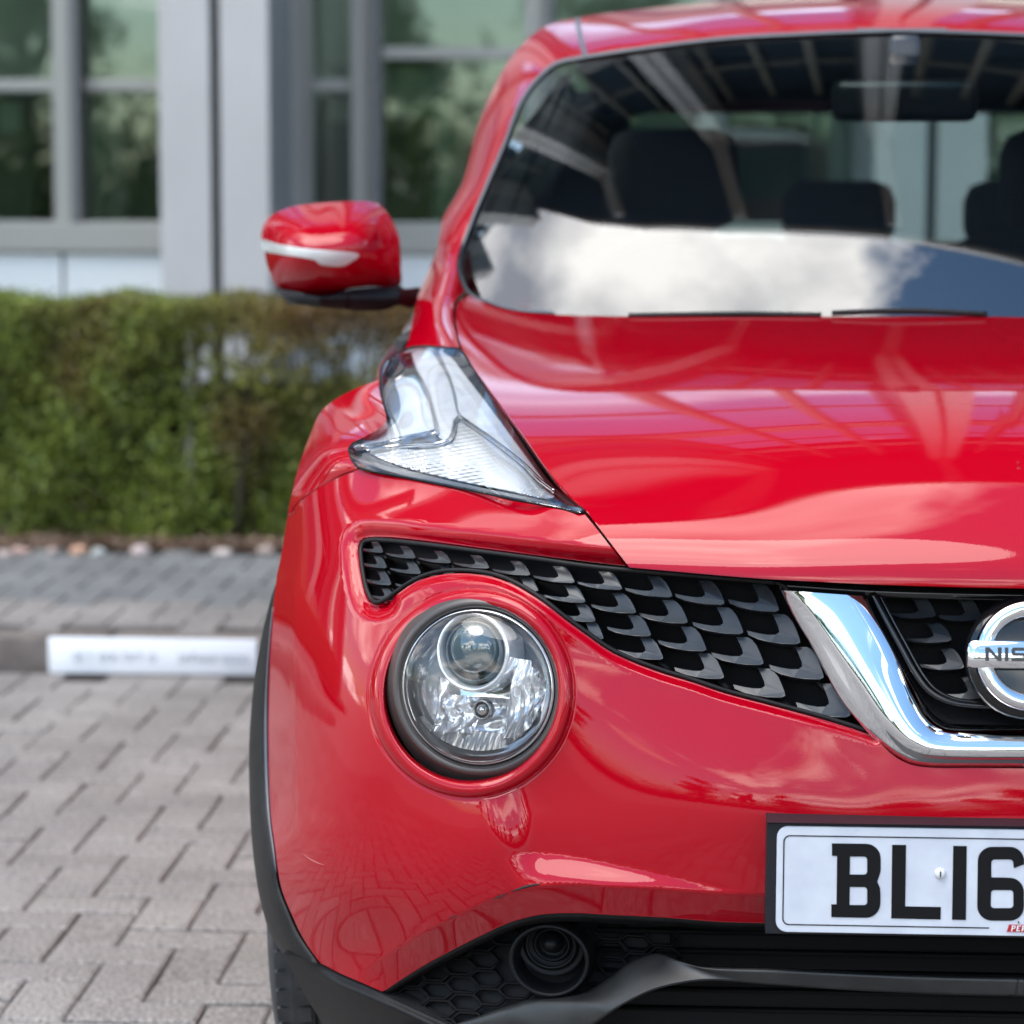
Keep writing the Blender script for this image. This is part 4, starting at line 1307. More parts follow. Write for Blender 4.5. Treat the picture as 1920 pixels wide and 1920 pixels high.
def inner(name, pts, off, mat_, fn=None, step=6, smooth_=True, thick=.012, rp_=3, rm=.003):
    lp = cr(C4(pts), 4, closed=True) if smooth_ else join(cr(C4(pts + pts[:1]), 4))
    patch(name, lp, (lambda p: D_ul(p) + off + (fn(p) if fn else 0)), mat_, ul, step=step, rings=(1.5,), round_px=rp_, round_m=rm, thick=thick)
# side panel with its quilted patch
inner('side_reflector', [(545, 285), (600, 262), (662, 282), (705, 350), (742, 440), (766, 545), (700, 570), (600, 588), (480, 622), (340, 652), (310, 655), (370, 618), (470, 570), (545, 515), (572, 450), (566, 370)], .020, SIL2,
      lambda p: -.0012 * np.abs(np.sin(p[:, 0] / 3.2)) * np.abs(np.sin(p[:, 1] / 3.2)) * (sst(765, 775, p[:, 0]) * (1 - sst(800, 812, p[:, 0])) * sst(740, 750, p[:, 1]) * (1 - sst(790, 800, p[:, 1]))) + .016 * sst(700, 760, p[:, 1] * 0 + p[:, 0]) * 0, step=4)
inner('top_reflector', [(500, 205), (530, 165), (600, 125), (625, 130), (650, 190), (690, 290), (650, 270), (600, 250), (540, 275), (510, 250)], .022, SILVER, lambda p: .006 * np.sin(p[:, 1] / 4.5))
# light guide
inner('light_guide', [(640, 130), (740, 120), (800, 200), (850, 300), (885, 440), (905, 510), (885, 560), (868, 620), (790, 600), (772, 540), (745, 420), (700, 290)], .026, SIL2, lambda p: .0010 * np.sin(p[:, 1] * 1.3) * sst(745, 800, p[:, 1]) + .004 * np.sin(p[:, 1] / 6.) * (1 - sst(700, 730, p[:, 1])), step=3)
# chrome boomerang edge
bl = cr(C4([(350, 655), (450, 640), (600, 610), (720, 585), (775, 575), (772, 545), (750, 440), (712, 320), (660, 220), (625, 130)]), 4)
MB().tube(at(bl[:, 0], bl[:, 1], D_ul(bl) + .014), .0026, 8).build('lamp_trim', CHROME, ul)
bl = cr(C4([(905, 480), (880, 510), (870, 560), (850, 610), (790, 635), (700, 640), (560, 650), (440, 665), (380, 680)]), 4)
MB().tube(at(bl[:, 0], bl[:, 1], D_ul(bl) + .014), .0028, 8).build('lamp_trim', CHROME, ul)
bl = cr(C4([(905, 480), (960, 520), (1060, 590), (1160, 665), (1270, 755), (1360, 845), (1440, 905)]), 4)
MB().tube(at(bl[:, 0], bl[:, 1], D_ul(bl) + .012), .0026, 8).build('lamp_trim', CHROME, ul)
# lower triangular reflector, ribbed towards its tip
def ribs(p):
    r = np.hypot(p[:, 0] - 900, p[:, 1] - 842)
    d = (p[:, 0] - 740) * .18 - (p[:, 1] - 870)
    return .0012 * np.sin(r * 1.05) * sst(95, 120, r) * (1 - sst(150, 160, r)) + .004 * np.sin(p[:, 0] / 24.)**2 + .0016 * np.sin(p[:, 1] * .9 + p[:, 0] * .15) * (1 - sst(880, 960, p[:, 0]))
SIL3 = mat('lamp_silver_ribbed', (.80, .84, .88), rough=.10, metal=.4)
inner('lower_reflector', [(390, 675), (480, 668), (620, 652), (800, 650), (870, 620), (905, 520), (960, 545), (1060, 615), (1160, 690), (1270, 780), (1360, 870), (1440, 930), (1400, 945), (1200, 905), (1000, 865), (800, 820), (600, 770), (450, 715)], .026, SIL3, ribs, step=3)
inner('lower_shelf', [(360, 690), (450, 722), (600, 780), (800, 832), (1000, 877), (1200, 918), (1400, 960), (1480, 985), (1380, 985), (1200, 950), (1000, 910), (800, 868), (600, 818), (430, 765), (375, 725)], .020, mat('shelf_grey', (.30, .32, .34), rough=.25, metal=.6), step=6)
# inner cover panel beside the bonnet edge, lightly fluted
inner('inner_cover', [(790, 108), (862, 112), (950, 210), (1060, 350), (1180, 520), (1300, 700), (1400, 830), (1500, 945), (1440, 895), (1360, 830), (1270, 740), (1160, 650), (1060, 575), (960, 505), (905, 460), (890, 380), (862, 280), (820, 180)], .024, SIL2, lambda p: .0016 * np.abs(np.sin((p[:, 0] * .80 - p[:, 1] * .60) / 4.6)), step=3)
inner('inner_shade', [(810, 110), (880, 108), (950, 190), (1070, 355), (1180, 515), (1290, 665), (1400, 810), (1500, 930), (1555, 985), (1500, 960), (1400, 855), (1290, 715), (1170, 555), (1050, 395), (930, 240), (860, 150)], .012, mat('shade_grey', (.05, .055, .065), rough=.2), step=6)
# dark gasket round the lens
gk = at(ul_out[:, 0], ul_out[:, 1], D_ul(ul_out) + .006)
MB().tube(gk, .0019, 6, closed=True).build('lamp_gasket', BLACKP, ul)
mirrored(ul)
# ------------------------------------------------------------------ arch cladding, lower bumper, wheel, door mirror
arch_o = cr([(518, 1092), (511, 1112), (501, 1148), (489, 1200), (479, 1256), (471, 1330), (467, 1400), (467, 1460), (469, 1530), (475, 1605), (483, 1664), (492, 1704), (507, 1752), (531, 1790)], 8)
arch_i = cr([(519, 1096), (515, 1122), (509, 1180), (504, 1250), (501, 1330), (501, 1400), (503, 1480), (507, 1540), (514, 1591), (520, 1638), (528, 1673), (544, 1712), (562, 1751), (601, 1808)], 8)
k = 70
ro, ri = resamp(arch_o, k), resamp(arch_i, k)
def D_arch(c, t):
    yo = np.interp(c[:, 1], [1092, 1200, 1330, 1460, 1600, 1700, 1790], [.66, .66, .64, .60, .54, .50, .46])
    yi = D_fas(ri) + .004
    return yo * (1 - t) + yi * t
rows = []
for t_, h in ((-.25, .12), (0, .035), (.03, .012), (.15, -.006), (.4, -.018), (.7, -.016), (.92, -.006), (.99, .004), (1.02, .02)):
    c = ro * (1 - max(t_, 0)) + ri * max(t_, 0)
    if t_ < 0: c = ro + [4, 0]
    y = D_arch(ro, max(t_, 0)) + h
    rows.append(at(c[:, 0], c[:, 1], y))
# carry the arch moulding round behind its edge
arch = MB().loft(rows).build('arch_cladding', BLACKP, CAR); mirrored(arch)
_ai = at(ri[4:52, 0] - 1.5, ri[4:52, 1], D_fas(ri[4:52]) + .001)
atr = MB().tube(_ai, .0026 * np.sin(np.linspace(.08, math.pi - .08, len(_ai)))**.6, 6).build('arch_highlight', mat('arch_highlight_grey', (.09, .09, .11), rough=.35, spec=.6), CAR); mirrored(atr)  # added thin strip standing in for the highlight along the arch edge
# lower bumper skirt: black band sweeping from the arch under the opening
SK = [(531, 1787, .43), (540, 1800, .42), (601, 1808, .345), (642, 1829, .30), (684, 1847, .265), (716, 1861, .24), (780, 1890, .205), (842, 1918, .175), (900, 1945, .155), (560, 1850, .44), (605, 1920, .43), (620, 1880, .36), (640, 1960, .42),
      (700, 1900, .28), (700, 1960, .34), (780, 1940, .24), (840, 1960, .20)]
D_sk = Depth(SK, lam=5e-4)
sk_loop = join(cr([(531, 1787), (560, 1793), (601, 1808), (642, 1829), (684, 1847), (716, 1861), (780, 1890), (842, 1919), (910, 1950), (960, 1975)]), P2((960, 1975), (960, 2010), (660, 2010)), cr([(655, 2005), (605, 1920), (569, 1861), (540, 1806), (531, 1789)]))
def sk_extra(p):
    d = dist(p, cr([(531, 1787), (560, 1793), (601, 1808), (642, 1829), (684, 1847), (716, 1861), (780, 1890), (842, 1919), (910, 1950), (960, 1975)], 8), closed=False)
    return .020 * (1 - sst(0, 20, d)) * sst(560, 640, p[:, 0]) - .0
sk = patch('lower_skirt', sk_loop, lambda p: D_sk(p) + sk_extra(p), BLACKP, CAR, step=9, rings=(2., 5., 9., 14., 20.), round_px=3, round_m=.003, thick=.03)
mirrored(sk)
# opening: lip under the red bumper
lip = bot_open[::-1]
lip = lip[lip[:, 0] < 1931]
def D_bo(c): return D_fas(c)
rows = [at(lip[:, 0], lip[:, 1] - 3, D_bo(lip) + .004), at(lip[:, 0], lip[:, 1] + 4, D_bo(lip) + .004), at(lip[:, 0], lip[:, 1] + 10, D_bo(lip) + .012), at(lip[:, 0], lip[:, 1] + 16, D_bo(lip) + .035)]
for r_ in rows: r_[-1, 0] = 0
lo_ = MB().loft(rows).build('opening_lip', BLACKP, CAR); mirrored(lo_)
# dark cavity
cav = join(cr([(690, 1850), (760, 1800), (900, 1730), (1000, 1695), (1200, 1695), (1500, 1710), (1960, 1715)]), P2((1960, 1715), (1960, 1985), (690, 1985)), P2((690, 1985), (690, 1850)))
patch('opening_backing', cav, lambda p: np.interp(p[:, 0], [690, 900, 1200, 1960], [.33, .24, .20, .19]), DEEP, CAR, step=40, rings=(), round_px=0, thick=0, sym=True)
# honeycomb mesh left of the blanked fog lamp, as pressed ribs
mesh_ = MB()
def D_hc(c): return np.interp(c[:, 0], [700, 900, 1000, 1200], [.285, .185, .16, .14]) + (c[:, 1] - 1800) * -.00025
hexw, hexh = 62, 34
for j in range(-3, 6):
    for i in range(-3, 9):
        cx_ = 862 + i * hexw * .80 + (j) * 6; cy_ = 1812 + j * hexh + (hexh / 2 if i % 2 else 0) + i * 6
        h6 = np.array([(cx_ + hexw * .5, cy_ + 3), (cx_ + hexw * .27, cy_ + hexh * .46), (cx_ - hexw * .27, cy_ + hexh * .40), (cx_ - hexw * .5, cy_ - 3), (cx_ - hexw * .27, cy_ - hexh * .46), (cx_ + hexw * .27, cy_ - hexh * .40), (cx_ + hexw * .5, cy_ + 3)])
        if cx_ > 1250 or cx_ < 740 or (cy_ > 1870 and cx_ > 900): continue
        if math.hypot((cx_ - 1030) / 90, (cy_ - 1800) / 80) < 1: continue
        mesh_.tube(at(h6[:, 0], h6[:, 1], D_hc(h6) + .018), .0022, 5)
MESHM = mat('mesh_plastic', (.004, .004, .0045), rough=.6, spec=.12)
o = mesh_.build('honeycomb_mesh', MESHM, CAR); o['kind'] = 'stuff'; mirrored(o)
# backing sheet of the mesh
hb = join(cr([(730, 1862), (800, 1815), (900, 1755), (1000, 1715), (1240, 1715), (1240, 1830), (1100, 1880), (900, 1960), (760, 1960), (730, 1862)]))
patch('mesh_backing', hb, lambda p: D_hc(p) + .026, DEEP, CAR, step=30, rings=(), round_px=0, thick=0)
# blanked fog lamp: nested rings
fc = at(1030, 1801, .135); fs = F_PX / (.135 - CAM[1])
fog = sub('fog_lamp_blank', CAR)
fax = np.array([-.14, -.975, .05]); fax /= np.linalg.norm(fax)
BLK2 = mat('fog_plastic', (.004, .0045, .005), rough=.45, spec=.2)
MB().lathe([(84 / fs, -.030), (80 / fs, .000), (76 / fs, .004), (70 / fs, .001), (66 / fs, -.012), (63 / fs, -.030)], fc, fax, 64, sy=.9).build('fog_ring', BLK2, fog)
MB().lathe([(66 / fs, -.022), (60 / fs, -.026), (52 / fs, -.024), (49 / fs, -.018), (46 / fs, -.019), (42 / fs, -.032), (38 / fs, -.03), (35 / fs, -.024), (32 / fs, -.024), (30 / fs, -.034), (22 / fs, -.034)], fc + np.array([-.002, 0, .012]), fax, 56, sy=.9).build('fog_insert', BLK2, fog)
MB().lathe([(23 / fs, -.036), (20 / fs, -.022), (13 / fs, -.014), (6 / fs, -.0115), (.0001, -.011)], fc + np.array([-.002, 0, .014]), fax, 40, sy=.9).build('fog_boss', BLK2, fog)
mirrored(fog)
# grey centre splitter, rising from the skirt into a bar across the car
tp = cr([(840, 1925), (900, 1905), (945, 1889), (1000, 1872), (1060, 1869), (1100, 1860), (1145, 1832), (1180, 1806), (1210, 1793), (1235, 1788), (1270, 1800), (1310, 1812), (1360, 1815), (1450, 1817), (1562, 1822), (1725, 1829), (1935, 1834)], 8)
bt_ = cr([(960, 1975), (990, 1975), (1020, 1972), (1060, 1955), (1105, 1925), (1150, 1893), (1189, 1870), (1225, 1854), (1260, 1845), (1300, 1838), (1340, 1836), (1380, 1838), (1420, 1842), (1480, 1846), (1562, 1852), (1725, 1860), (1935, 1866)], 8)
k = 120
ta, ba = resamp(tp, k), resamp(bt_, k)
yt = np.interp(ta[:, 0], [840, 945, 1060, 1200, 1300, 1500, 1935], [.19, .16, .13, .120, .085, .072, .066])
yb = np.interp(ta[:, 0], [840, 945, 1060, 1200, 1300, 1500, 1935], [.165, .11, .075, .052, .045, .040, .036])
rows = [at(ta[:, 0], ta[:, 1] - 3, yt + .08)]
for t_ in (0, .06, .14, .3, .5, .7, .86, .95, 1.0):
    c = ta * (1 - t_) + ba * t_
    w_ = np.interp(ta[:, 0], [1230, 1330], [1, 0])
    curve = t_**.62
    y = yt * (1 - curve) + yb * curve
    flat = yb + (yt - yb) * (.3 if t_ == 0 else (.08 if t_ < .1 else 0)) + (.004 * t_)
    rows.append(at(c[:, 0], c[:, 1], y * w_ + flat * (1 - w_)))
rows.append(at(ba[:, 0], ba[:, 1] + 3, yb + .05))
for r_ in rows: r_[-1, 0] = 0
sp = MB().loft(rows).build('splitter', CLAD, CAR); mirrored(sp)
# radiator slats faint in the dark behind the plate
for i in range(6):
    z = .44 - i * .022
    MB().box((0, .17, z), (.9, .01, .004)).build('radiator_slat', MESHM, CAR)
MB().box((0, .36, .25), (1.2, .2, .10), .02).build('undertray', DEEP, CAR)

# ---- front wheel
def wheel(x, y, sgn):
    w = sub('wheel', CAR)
    w.location = (x, y, .335)
    cx = np.array([x, y, .335])
    R_, W = .332, .215
    prof = []
    # axial h from outer face (0) inwards (W)
    shape = [(.205, .012), (.25, .004), (.29, .002), (.315, .012), (.3265, .026)]
    prof += [(r_, h_) for r_, h_ in shape]
    for k_ in range(5):
        h0 = .034 + k_ * .0375
        prof += [(R_ - .001, h0), (R_, h0 + .004), (R_, h0 + .026), (R_ - .001, h0 + .030)]
        if k_ < 4: prof += [(R_ - .008, h0 + .0305), (R_ - .008, h0 + .0360)]
    prof += [(.3255, W - .012), (.31, W - .004), (.25, W), (.205, W - .01)]
    ax = np.array([sgn * -1., 0, 0])
    MB().lathe(prof, cx, ax, 120).build('tyre', RUBBER, w, ang=35)
    # shoulder and centre blocks with sipes
    b = MB()
    for q in range(72):
        a0 = 2 * math.pi * q / 72
        for h0, h1, sk_ in ((.016, .060, .10), (.069, .096, -.12), (.106, .134, .12), (.143, .171, -.12), (.180, .208, .10)):
            ring = []
            for hh_, da in ((h0, 0), (h1, sk_ * .3)):
                for dd in (0, .072):
                    rr0 = R_ + .0035 - (.008 if hh_ < .03 or hh_ > .19 else 0)
                    ring.append((a0 + da + dd, hh_, rr0))
            V = []
            for rz in (0, -.009):
                for a1, hh_, rr0 in ring:
                    r_ = rr0 + rz
                    V.append(cx + ax * hh_ + np.array([0, -math.cos(a1), math.sin(a1)]) * r_)
            b.add(V, [(0, 1, 3, 2), (0, 4, 5, 1), (1, 5, 7, 3), (3, 7, 6, 2), (2, 6, 4, 0)])
    tb = b.build('tread_blocks', RUBBER, w, smooth=False); tb['kind'] = 'stuff'
    MB().lathe([(.205, .03), (.20, .02), (.17, .03), (.06, .035), (.0001, .03)], cx, ax, 48).build('rim', mat('alloy', (.4, .4, .42), rough=.3, metal=.9), w)
for y_ in (.875, 3.40):
    wheel(-.882, y_, -1); wheel(.882, y_, 1)
# wheel arch liner
LIN = DEEP
for y_ in (.875, 3.40):
    for sgn in (-1, 1):
        a_ = np.linspace(rad(-20), rad(158), 26)
        rows = [[(sgn * xx, y_ + .40 * math.cos(t_), .35 + .40 * math.sin(t_)) for t_ in a_] for xx in (.845, .55)]
        MB().loft(rows).build('arch_liner', LIN, CAR)

# ---- door mirror
mir = sub('door_mirror', CAR)
m_out = cr([(491, 432), (496, 419), (508, 405), (540, 390), (586, 382), (643, 378), (690, 378), (708, 382), (722, 394), (738, 419), (748, 445), (751, 470), (752, 505), (751, 534), (735, 538), (690, 538),
            (659, 541), (640, 546), (623, 553), (597, 555), (563, 549), (530, 543), (516, 535), (506, 512), (499, 490), (495, 465), (490, 448)], 5, closed=True)
def puff(loop, Y0, h, w, cres=None):
    def f(p):
        d = dist(p, loop)
        t_ = np.clip(d / w, 0, 1)
        y = Y0 - h * np.sqrt(np.maximum(1 - (1 - t_)**2, 0))
        # shoulder line across the shell
        return y
    return f
Mq = [(491, 440, 1.47), (500, 420, 1.44), (540, 392, 1.46), (600, 382, 1.47), (690, 379, 1.47), (738, 420, 1.48), (752, 480, 1.50), (751, 534, 1.50), (690, 538, 1.43), (623, 553, 1.40), (563, 549, 1.41), (516, 535, 1.44), (499, 490, 1.45),
      (540, 410, 1.385), (600, 400, 1.395), (690, 398, 1.41), (520, 440, 1.375), (600, 430, 1.335), (690, 430, 1.36), (730, 450, 1.40), (530, 480, 1.35), (600, 480, 1.315), (690, 490, 1.345), (738, 500, 1.42), (540, 525, 1.37), (610, 530, 1.345), (690, 520, 1.37)]
D_m = Depth(Mq, lam=3e-4, mirror=0)
def m_side(V, nn, Fl): return V, nn, Fl
patch('mirror_shell', m_out, D_m, PAINT, mir, step=6, rings=(1.5, 3., 5.), round_px=9, round_m=.02, thick=.09)
ind = cr([(489, 452), (492, 449), (520, 457), (560, 464), (620, 470), (668, 475), (674, 479), (664, 488), (644, 499), (628, 500), (598, 495), (592, 489), (560, 482), (520, 476), (496, 471), (490, 462)], 4, closed=True)
INDM = mat('indicator_lens', (.55, .56, .54), rough=.12, coat=1.)
patch('indicator', ind, lambda p: D_m(p) - .004, INDM, mir, step=6, rings=(1.5, 3), round_px=4, round_m=.003, thick=.01)
und = cr([(516, 536), (530, 544), (563, 550), (597, 556), (623, 554), (640, 547), (659, 542), (690, 539), (730, 538), (751, 536), (758, 541), (782, 539), (790, 540), (783, 560), (775, 577), (745, 573), (730, 579), (712, 582), (680, 583), (643, 580), (600, 576), (575, 573), (547, 564), (526, 551)], 4, closed=True)
patch('mirror_base', und, lambda p: np.interp(p[:, 0], [516, 600, 750, 790], [1.42, 1.365, 1.42, 1.54]) - .02 * np.sin(np.clip((p[:, 1] - 536) / 46, 0, 1) * math.pi) + .006 * sst(650, 656, p[:, 0]), BLACKP, mir, step=6, rings=(1.5, 3.), round_px=6, round_m=.012, thick=.08)
mc = m_out.mean(0)
gl = mc + (m_out - mc) * .93
G3 = at(gl[:, 0], gl[:, 1], np.full(len(gl), 1.545))
MB().add(G3, [tuple(range(len(G3)))]).build('mirror_glass', CHROME, mir, smooth=False)
mirrored(mir)
# ------------------------------------------------------------------ ground
def ground_y(v, z=0., u=200):
    y = -2.0
    for _ in range(60):
        pass
    lo, hi = -2.0, 60.
    for _ in range(60):
        m_ = (lo + hi) / 2
        if at(u, v, m_)[2] > z: lo = m_
        else: hi = m_
    return lo
KY = ground_y(1262)
FAR = mat('far_paving', (.30, .28, .27), rough=.85)
JOINT = mat('joint_sand', (.05, .045, .04), rough=.95)
noise_col(JOINT, (.03, .026, .023), (.08, .068, .06), 40, 6, .3, .7)
PAV = bpy.data.materials.new('concrete_paver'); PAV.use_nodes = True
nt, b = nodes(PAV); Nn = nt.nodes.new; Ln = nt.links.new
b.inputs['Roughness'].default_value = .85
oi = Nn("ShaderNodeObjectInfo"); ge = Nn("ShaderNodeNewGeometry")
ad = Nn("ShaderNodeMath"); ad.operation = 'ADD'; Ln(oi.outputs['Random'], ad.inputs[0]); Ln(ge.outputs['Random Per Island'], ad.inputs[1])
fc_ = Nn("ShaderNodeMath"); fc_.operation = 'FRACT'; Ln(ad.outputs[0], fc_.inputs[0])
rp1 = Nn("ShaderNodeValToRGB"); rp1.color_ramp.elements[0].color = (.20, .182, .168, 1); rp1.color_ramp.elements[1].color = (.25, .23, .213, 1)
e_ = rp1.color_ramp.elements.new(.5); e_.color = (.225, .205, .193, 1)
Ln(fc_.outputs[0], rp1.inputs[0])
gp = Nn("ShaderNodeNewGeometry")
n1 = Nn("ShaderNodeTexNoise"); n1.inputs['Scale'].default_value = 150; n1.inputs['Detail'].default_value = 5; Ln(gp.outputs['Position'], n1.inputs['Vector'])
n3 = Nn("ShaderNodeTexNoise"); n3.inputs['Scale'].default_value = 3.0; n3.inputs['Detail'].default_value = 6; Ln(gp.outputs['Position'], n3.inputs['Vector'])
m1 = Nn("ShaderNodeMapRange"); m1.inputs[1].default_value = .3; m1.inputs[2].default_value = .7; m1.inputs[3].default_value = .35; m1.inputs[4].default_value = 1.6; Ln(n1.outputs[0], m1.inputs[0])
m3 = Nn("ShaderNodeMapRange"); m3.inputs[1].default_value = .3; m3.inputs[2].default_value = .7; m3.inputs[3].default_value = .82; m3.inputs[4].default_value = 1.12; Ln(n3.outputs[0], m3.inputs[0])
mu = Nn("ShaderNodeMath"); mu.operation = 'MULTIPLY'; Ln(m1.outputs[0], mu.inputs[0]); Ln(m3.outputs[0], mu.inputs[1])
vm = Nn("ShaderNodeVectorMath"); vm.operation = 'SCALE'; Ln(rp1.outputs[0], vm.inputs[0]); Ln(mu.outputs[0], vm.inputs['Scale']); Ln(vm.outputs[0], b.inputs['Base Color'])
bp = Nn("ShaderNodeBump"); bp.inputs['Strength'].default_value = .5; bp.inputs['Distance'].default_value = .0012; Ln(n1.outputs[0], bp.inputs['Height']); Ln(bp.outputs[0], b.inputs['Normal'])

g = MB().add([(-150, -150, -.020), (150, -150, -.020), (150, 200, -.020), (-150, 200, -.020)], [(0, 1, 2, 3)]).build('ground', FAR, None, smooth=False)
g['kind'] = 'structure'
bw = nodes(FAR)
nt, b = bw
br = nt.nodes.new("ShaderNodeTexBrick"); br.inputs['Scale'].default_value = 5.0; br.inputs['Mortar Size'].default_value = .012
br.inputs['Color1'].default_value = (.27, .245, .23, 1); br.inputs['Color2'].default_value = (.32, .295, .28, 1); br.inputs['Mortar'].default_value = (.12, .105, .095, 1)
gp2 = nt.nodes.new("ShaderNodeNewGeometry"); nt.links.new(gp2.outputs['Position'], br.inputs['Vector']); nt.links.new(br.outputs[0], b.inputs['Base Color'])
pave = MB().add([(-5, -7.5, -.015), (5, -7.5, -.015), (5, KY, -.015), (-5, KY, -.015)], [(0, 1, 2, 3)]).build('paving', JOINT, None, smooth=False)
pave['kind'] = 'structure'
U = .1
def paver_mesh(horizontal, gap=.0045, ch=.005):
    a_, b2 = (2 * U, U) if horizontal else (U, 2 * U)
    hx, hy = a_ / 2 - gap / 2, b2 / 2 - gap
    V = [(-hx + ch, -hy + ch, 0), (hx - ch, -hy + ch, 0), (hx - ch, hy - ch, 0), (-hx + ch, hy - ch, 0),
         (-hx, -hy, -.0035), (hx, -hy, -.0035), (hx, hy, -.0035), (-hx, hy, -.0035), (-hx, -hy, -.02), (hx, -hy, -.02), (hx, hy, -.02), (-hx, hy, -.02)]
    Fs = [(0, 1, 2, 3)] + [(4 + i, 4 + (i + 1) % 4, (i + 1) % 4, i) for i in range(4)] + [(8 + i, 8 + (i + 1) % 4, 4 + (i + 1) % 4, 4 + i) for i in range(4)]
    return V, Fs
PMH, PMV = [bpy.data.meshes.new('paver') for _ in range(2)]
for me_, hz_ in ((PMH, True), (PMV, False)):
    V, Fs = paver_mesh(hz_); me_.from_pydata(V, [], Fs); me_.materials.append(PAV); me_.update()
def herring(x0, x1, y0, y1, ox=0., oy=0.):
    out_ = []
    for i in range(int(math.floor((x0 - ox) / U)) - 1, int((x1 - ox) / U) + 2):
        for j in range(int(math.floor((y0 - oy) / U)) - 1, int((y1 - oy) / U) + 2):
            t_ = (i - j) % 4
            if t_ == 0: out_.append((ox + (i + 1) * U, oy + (j + .5) * U, True))
            elif t_ == 2: out_.append((ox + (i + .5) * U, oy + j * U, False))
    return [q for q in out_ if x0 < q[0] < x1 and y0 < q[1] < y1]
OX, OY = .035, .02
allp = herring(-5, 5, -7.4, KY - .04, OX, OY)
def in_view(q):
    u, v = proj((q[0], q[1], 0)); return -60 < u < 560 and v < 1990 and q[1] > .6
near = sorted([q for q in allp if in_view(q)], key=lambda q: q[1])[:298]
ns = set((round(q[0], 3), round(q[1], 3)) for q in near)
st = MB()
for q in allp:
    rz = random.Random(hash((round(q[0], 3), round(q[1], 3))))
    dz, ax_, ay_ = rz.uniform(-.0022, .0012), rz.uniform(-.012, .012), rz.uniform(-.012, .012)
    if (round(q[0], 3), round(q[1], 3)) in ns:
        o = bpy.data.objects.new('paver', PMH if q[2] else PMV); COL.objects.link(o); o.parent = pave
        o.location = (q[0], q[1], dz); o.rotation_euler = (ax_, ay_, rz.uniform(-.006, .006))
    else:
        V, Fs = paver_mesh(q[2])
        st.add([(q[0] + x, q[1] + y, z + dz + ax_ * y - ay_ * x) for x, y, z in V], Fs)
o = st.build('pavers', PAV, pave, smooth=False, fix=False); o['kind'] = 'stuff'
# kerb and the raised strip behind it
KH = .088
KERB = mat('kerb_concrete', (.16, .14, .125), rough=.85)
noise_col(KERB, (.12, .10, .09), (.20, .175, .155), 12, 6, .3, .7, bump=.4, bscale=300)
kerb = bpy.data.objects.new('kerb', None); COL.objects.link(kerb); kerb['kind'] = 'structure'
for i in range(-6, 6):
    MB().box((-.4 + i * .9146, KY + .06, KH / 2 - .02), (.905, .12, KH + .04), .006).build('kerb_stone', KERB, kerb, ang=30)
UY = ground_y(1038, KH)
up = MB().add([(-6, KY + .12, KH - .006), (6, KY + .12, KH - .006), (6, UY + .1, KH - .006), (-6, UY + .1, KH - .006)], [(0, 1, 2, 3)]).build('pavement', JOINT, None, smooth=False)
up['kind'] = 'structure'
PAVG = PAV.copy(); PAVG.name = 'grey_paver'
for n_ in PAVG.node_tree.nodes:
    if n_.type == 'VALTORGB':
        for e_, c_ in zip(n_.color_ramp.elements, ((.135, .137, .137), (.155, .157, .156), (.175, .177, .175))): e_.color = (*c_, 1)
MIDY = ground_y(1128, KH)
for lo_y, hi_y, mt_, nm_ in ((KY + .14, MIDY, PAV, 'pavers'), (MIDY, UY, PAVG, 'grey_pavers')):
    st = MB()
    for q in herring(-6, 6, lo_y, hi_y, OX + .05, OY):
        V, Fs = paver_mesh(q[2]); st.add([(q[0] + x, q[1] + y, z + KH + .004) for x, y, z in V], Fs)
    o = st.build(nm_, mt_, up, smooth=False, fix=False); o['kind'] = 'stuff'
# white sign on the kerb face
sx0, sx1 = float(at(91, 1230, KY - .01)[0]), float(at(482, 1230, KY - .01)[0])
SIGN = mat('sign_white', (.84, .87, .90), rough=.4)
sg = thing('bay_sign', 'narrow white parking bay sign with faint grey lettering fixed to the low kerb', 'sign', ((sx0 + sx1) / 2, KY - .01, 0))
zt_ = float(at(91, 1195, KY - .01)[2]); zb_ = float(at(91, 1262, KY - .01)[2])
MB().box(((sx0 + sx1) / 2, KY - .008, (zt_ + zb_) / 2), (sx1 - sx0, .008, zt_ - zb_), .003).build('sign_board', SIGN, sg, ang=30)
SGT = mat('sign_letter_grey', (.40, .43, .46), rough=.5)
# faint lettering on the sign: two words with a divider, too soft in the photograph to read
def stroke_word(x0, x1, z, h, n, seed, w=.0032):
    r = random.Random(seed); m = MB()
    step = (x1 - x0) / n
    for i in range(n):
        a_ = x0 + i * step; b2 = a_ + step * .72
        k_ = r.choice('oanhlrt')
        y_ = KY - .0135
        if k_ in 'oa':
            t_ = np.linspace(0, 2 * math.pi, 12, endpoint=False)
            m.tube([((a_ + b2) / 2 + (b2 - a_) / 2 * math.cos(q), y_, z + h / 2 + h / 2 * math.sin(q)) for q in t_], w / 2, 4, closed=True)
        else:
            m.tube([(a_, y_, z), (a_, y_, z + h * (1.5 if k_ in 'hlt' else 1))], w / 2, 4)
            if k_ in 'nh': m.tube([(a_, y_, z + h * .9), ((a_ + b2) / 2, y_, z + h), (b2, y_, z + h * .7), (b2, y_, z)], w / 2, 4)
            if k_ == 'r': m.tube([(a_, y_, z + h * .7), (b2, y_, z + h)], w / 2, 4)
    return m
zc_ = (zt_ + zb_) / 2 - .012
def sx(u): return float(at(u, 1230, KY - .01)[0])
o = stroke_word(sx(138), sx(296), zc_, .020, 10, 3).build('sign_lettering', SGT, sg); o['kind'] = 'stuff'
o = stroke_word(sx(336), sx(470), zc_, .018, 10, 8).build('sign_lettering', SGT, sg); o['kind'] = 'stuff'

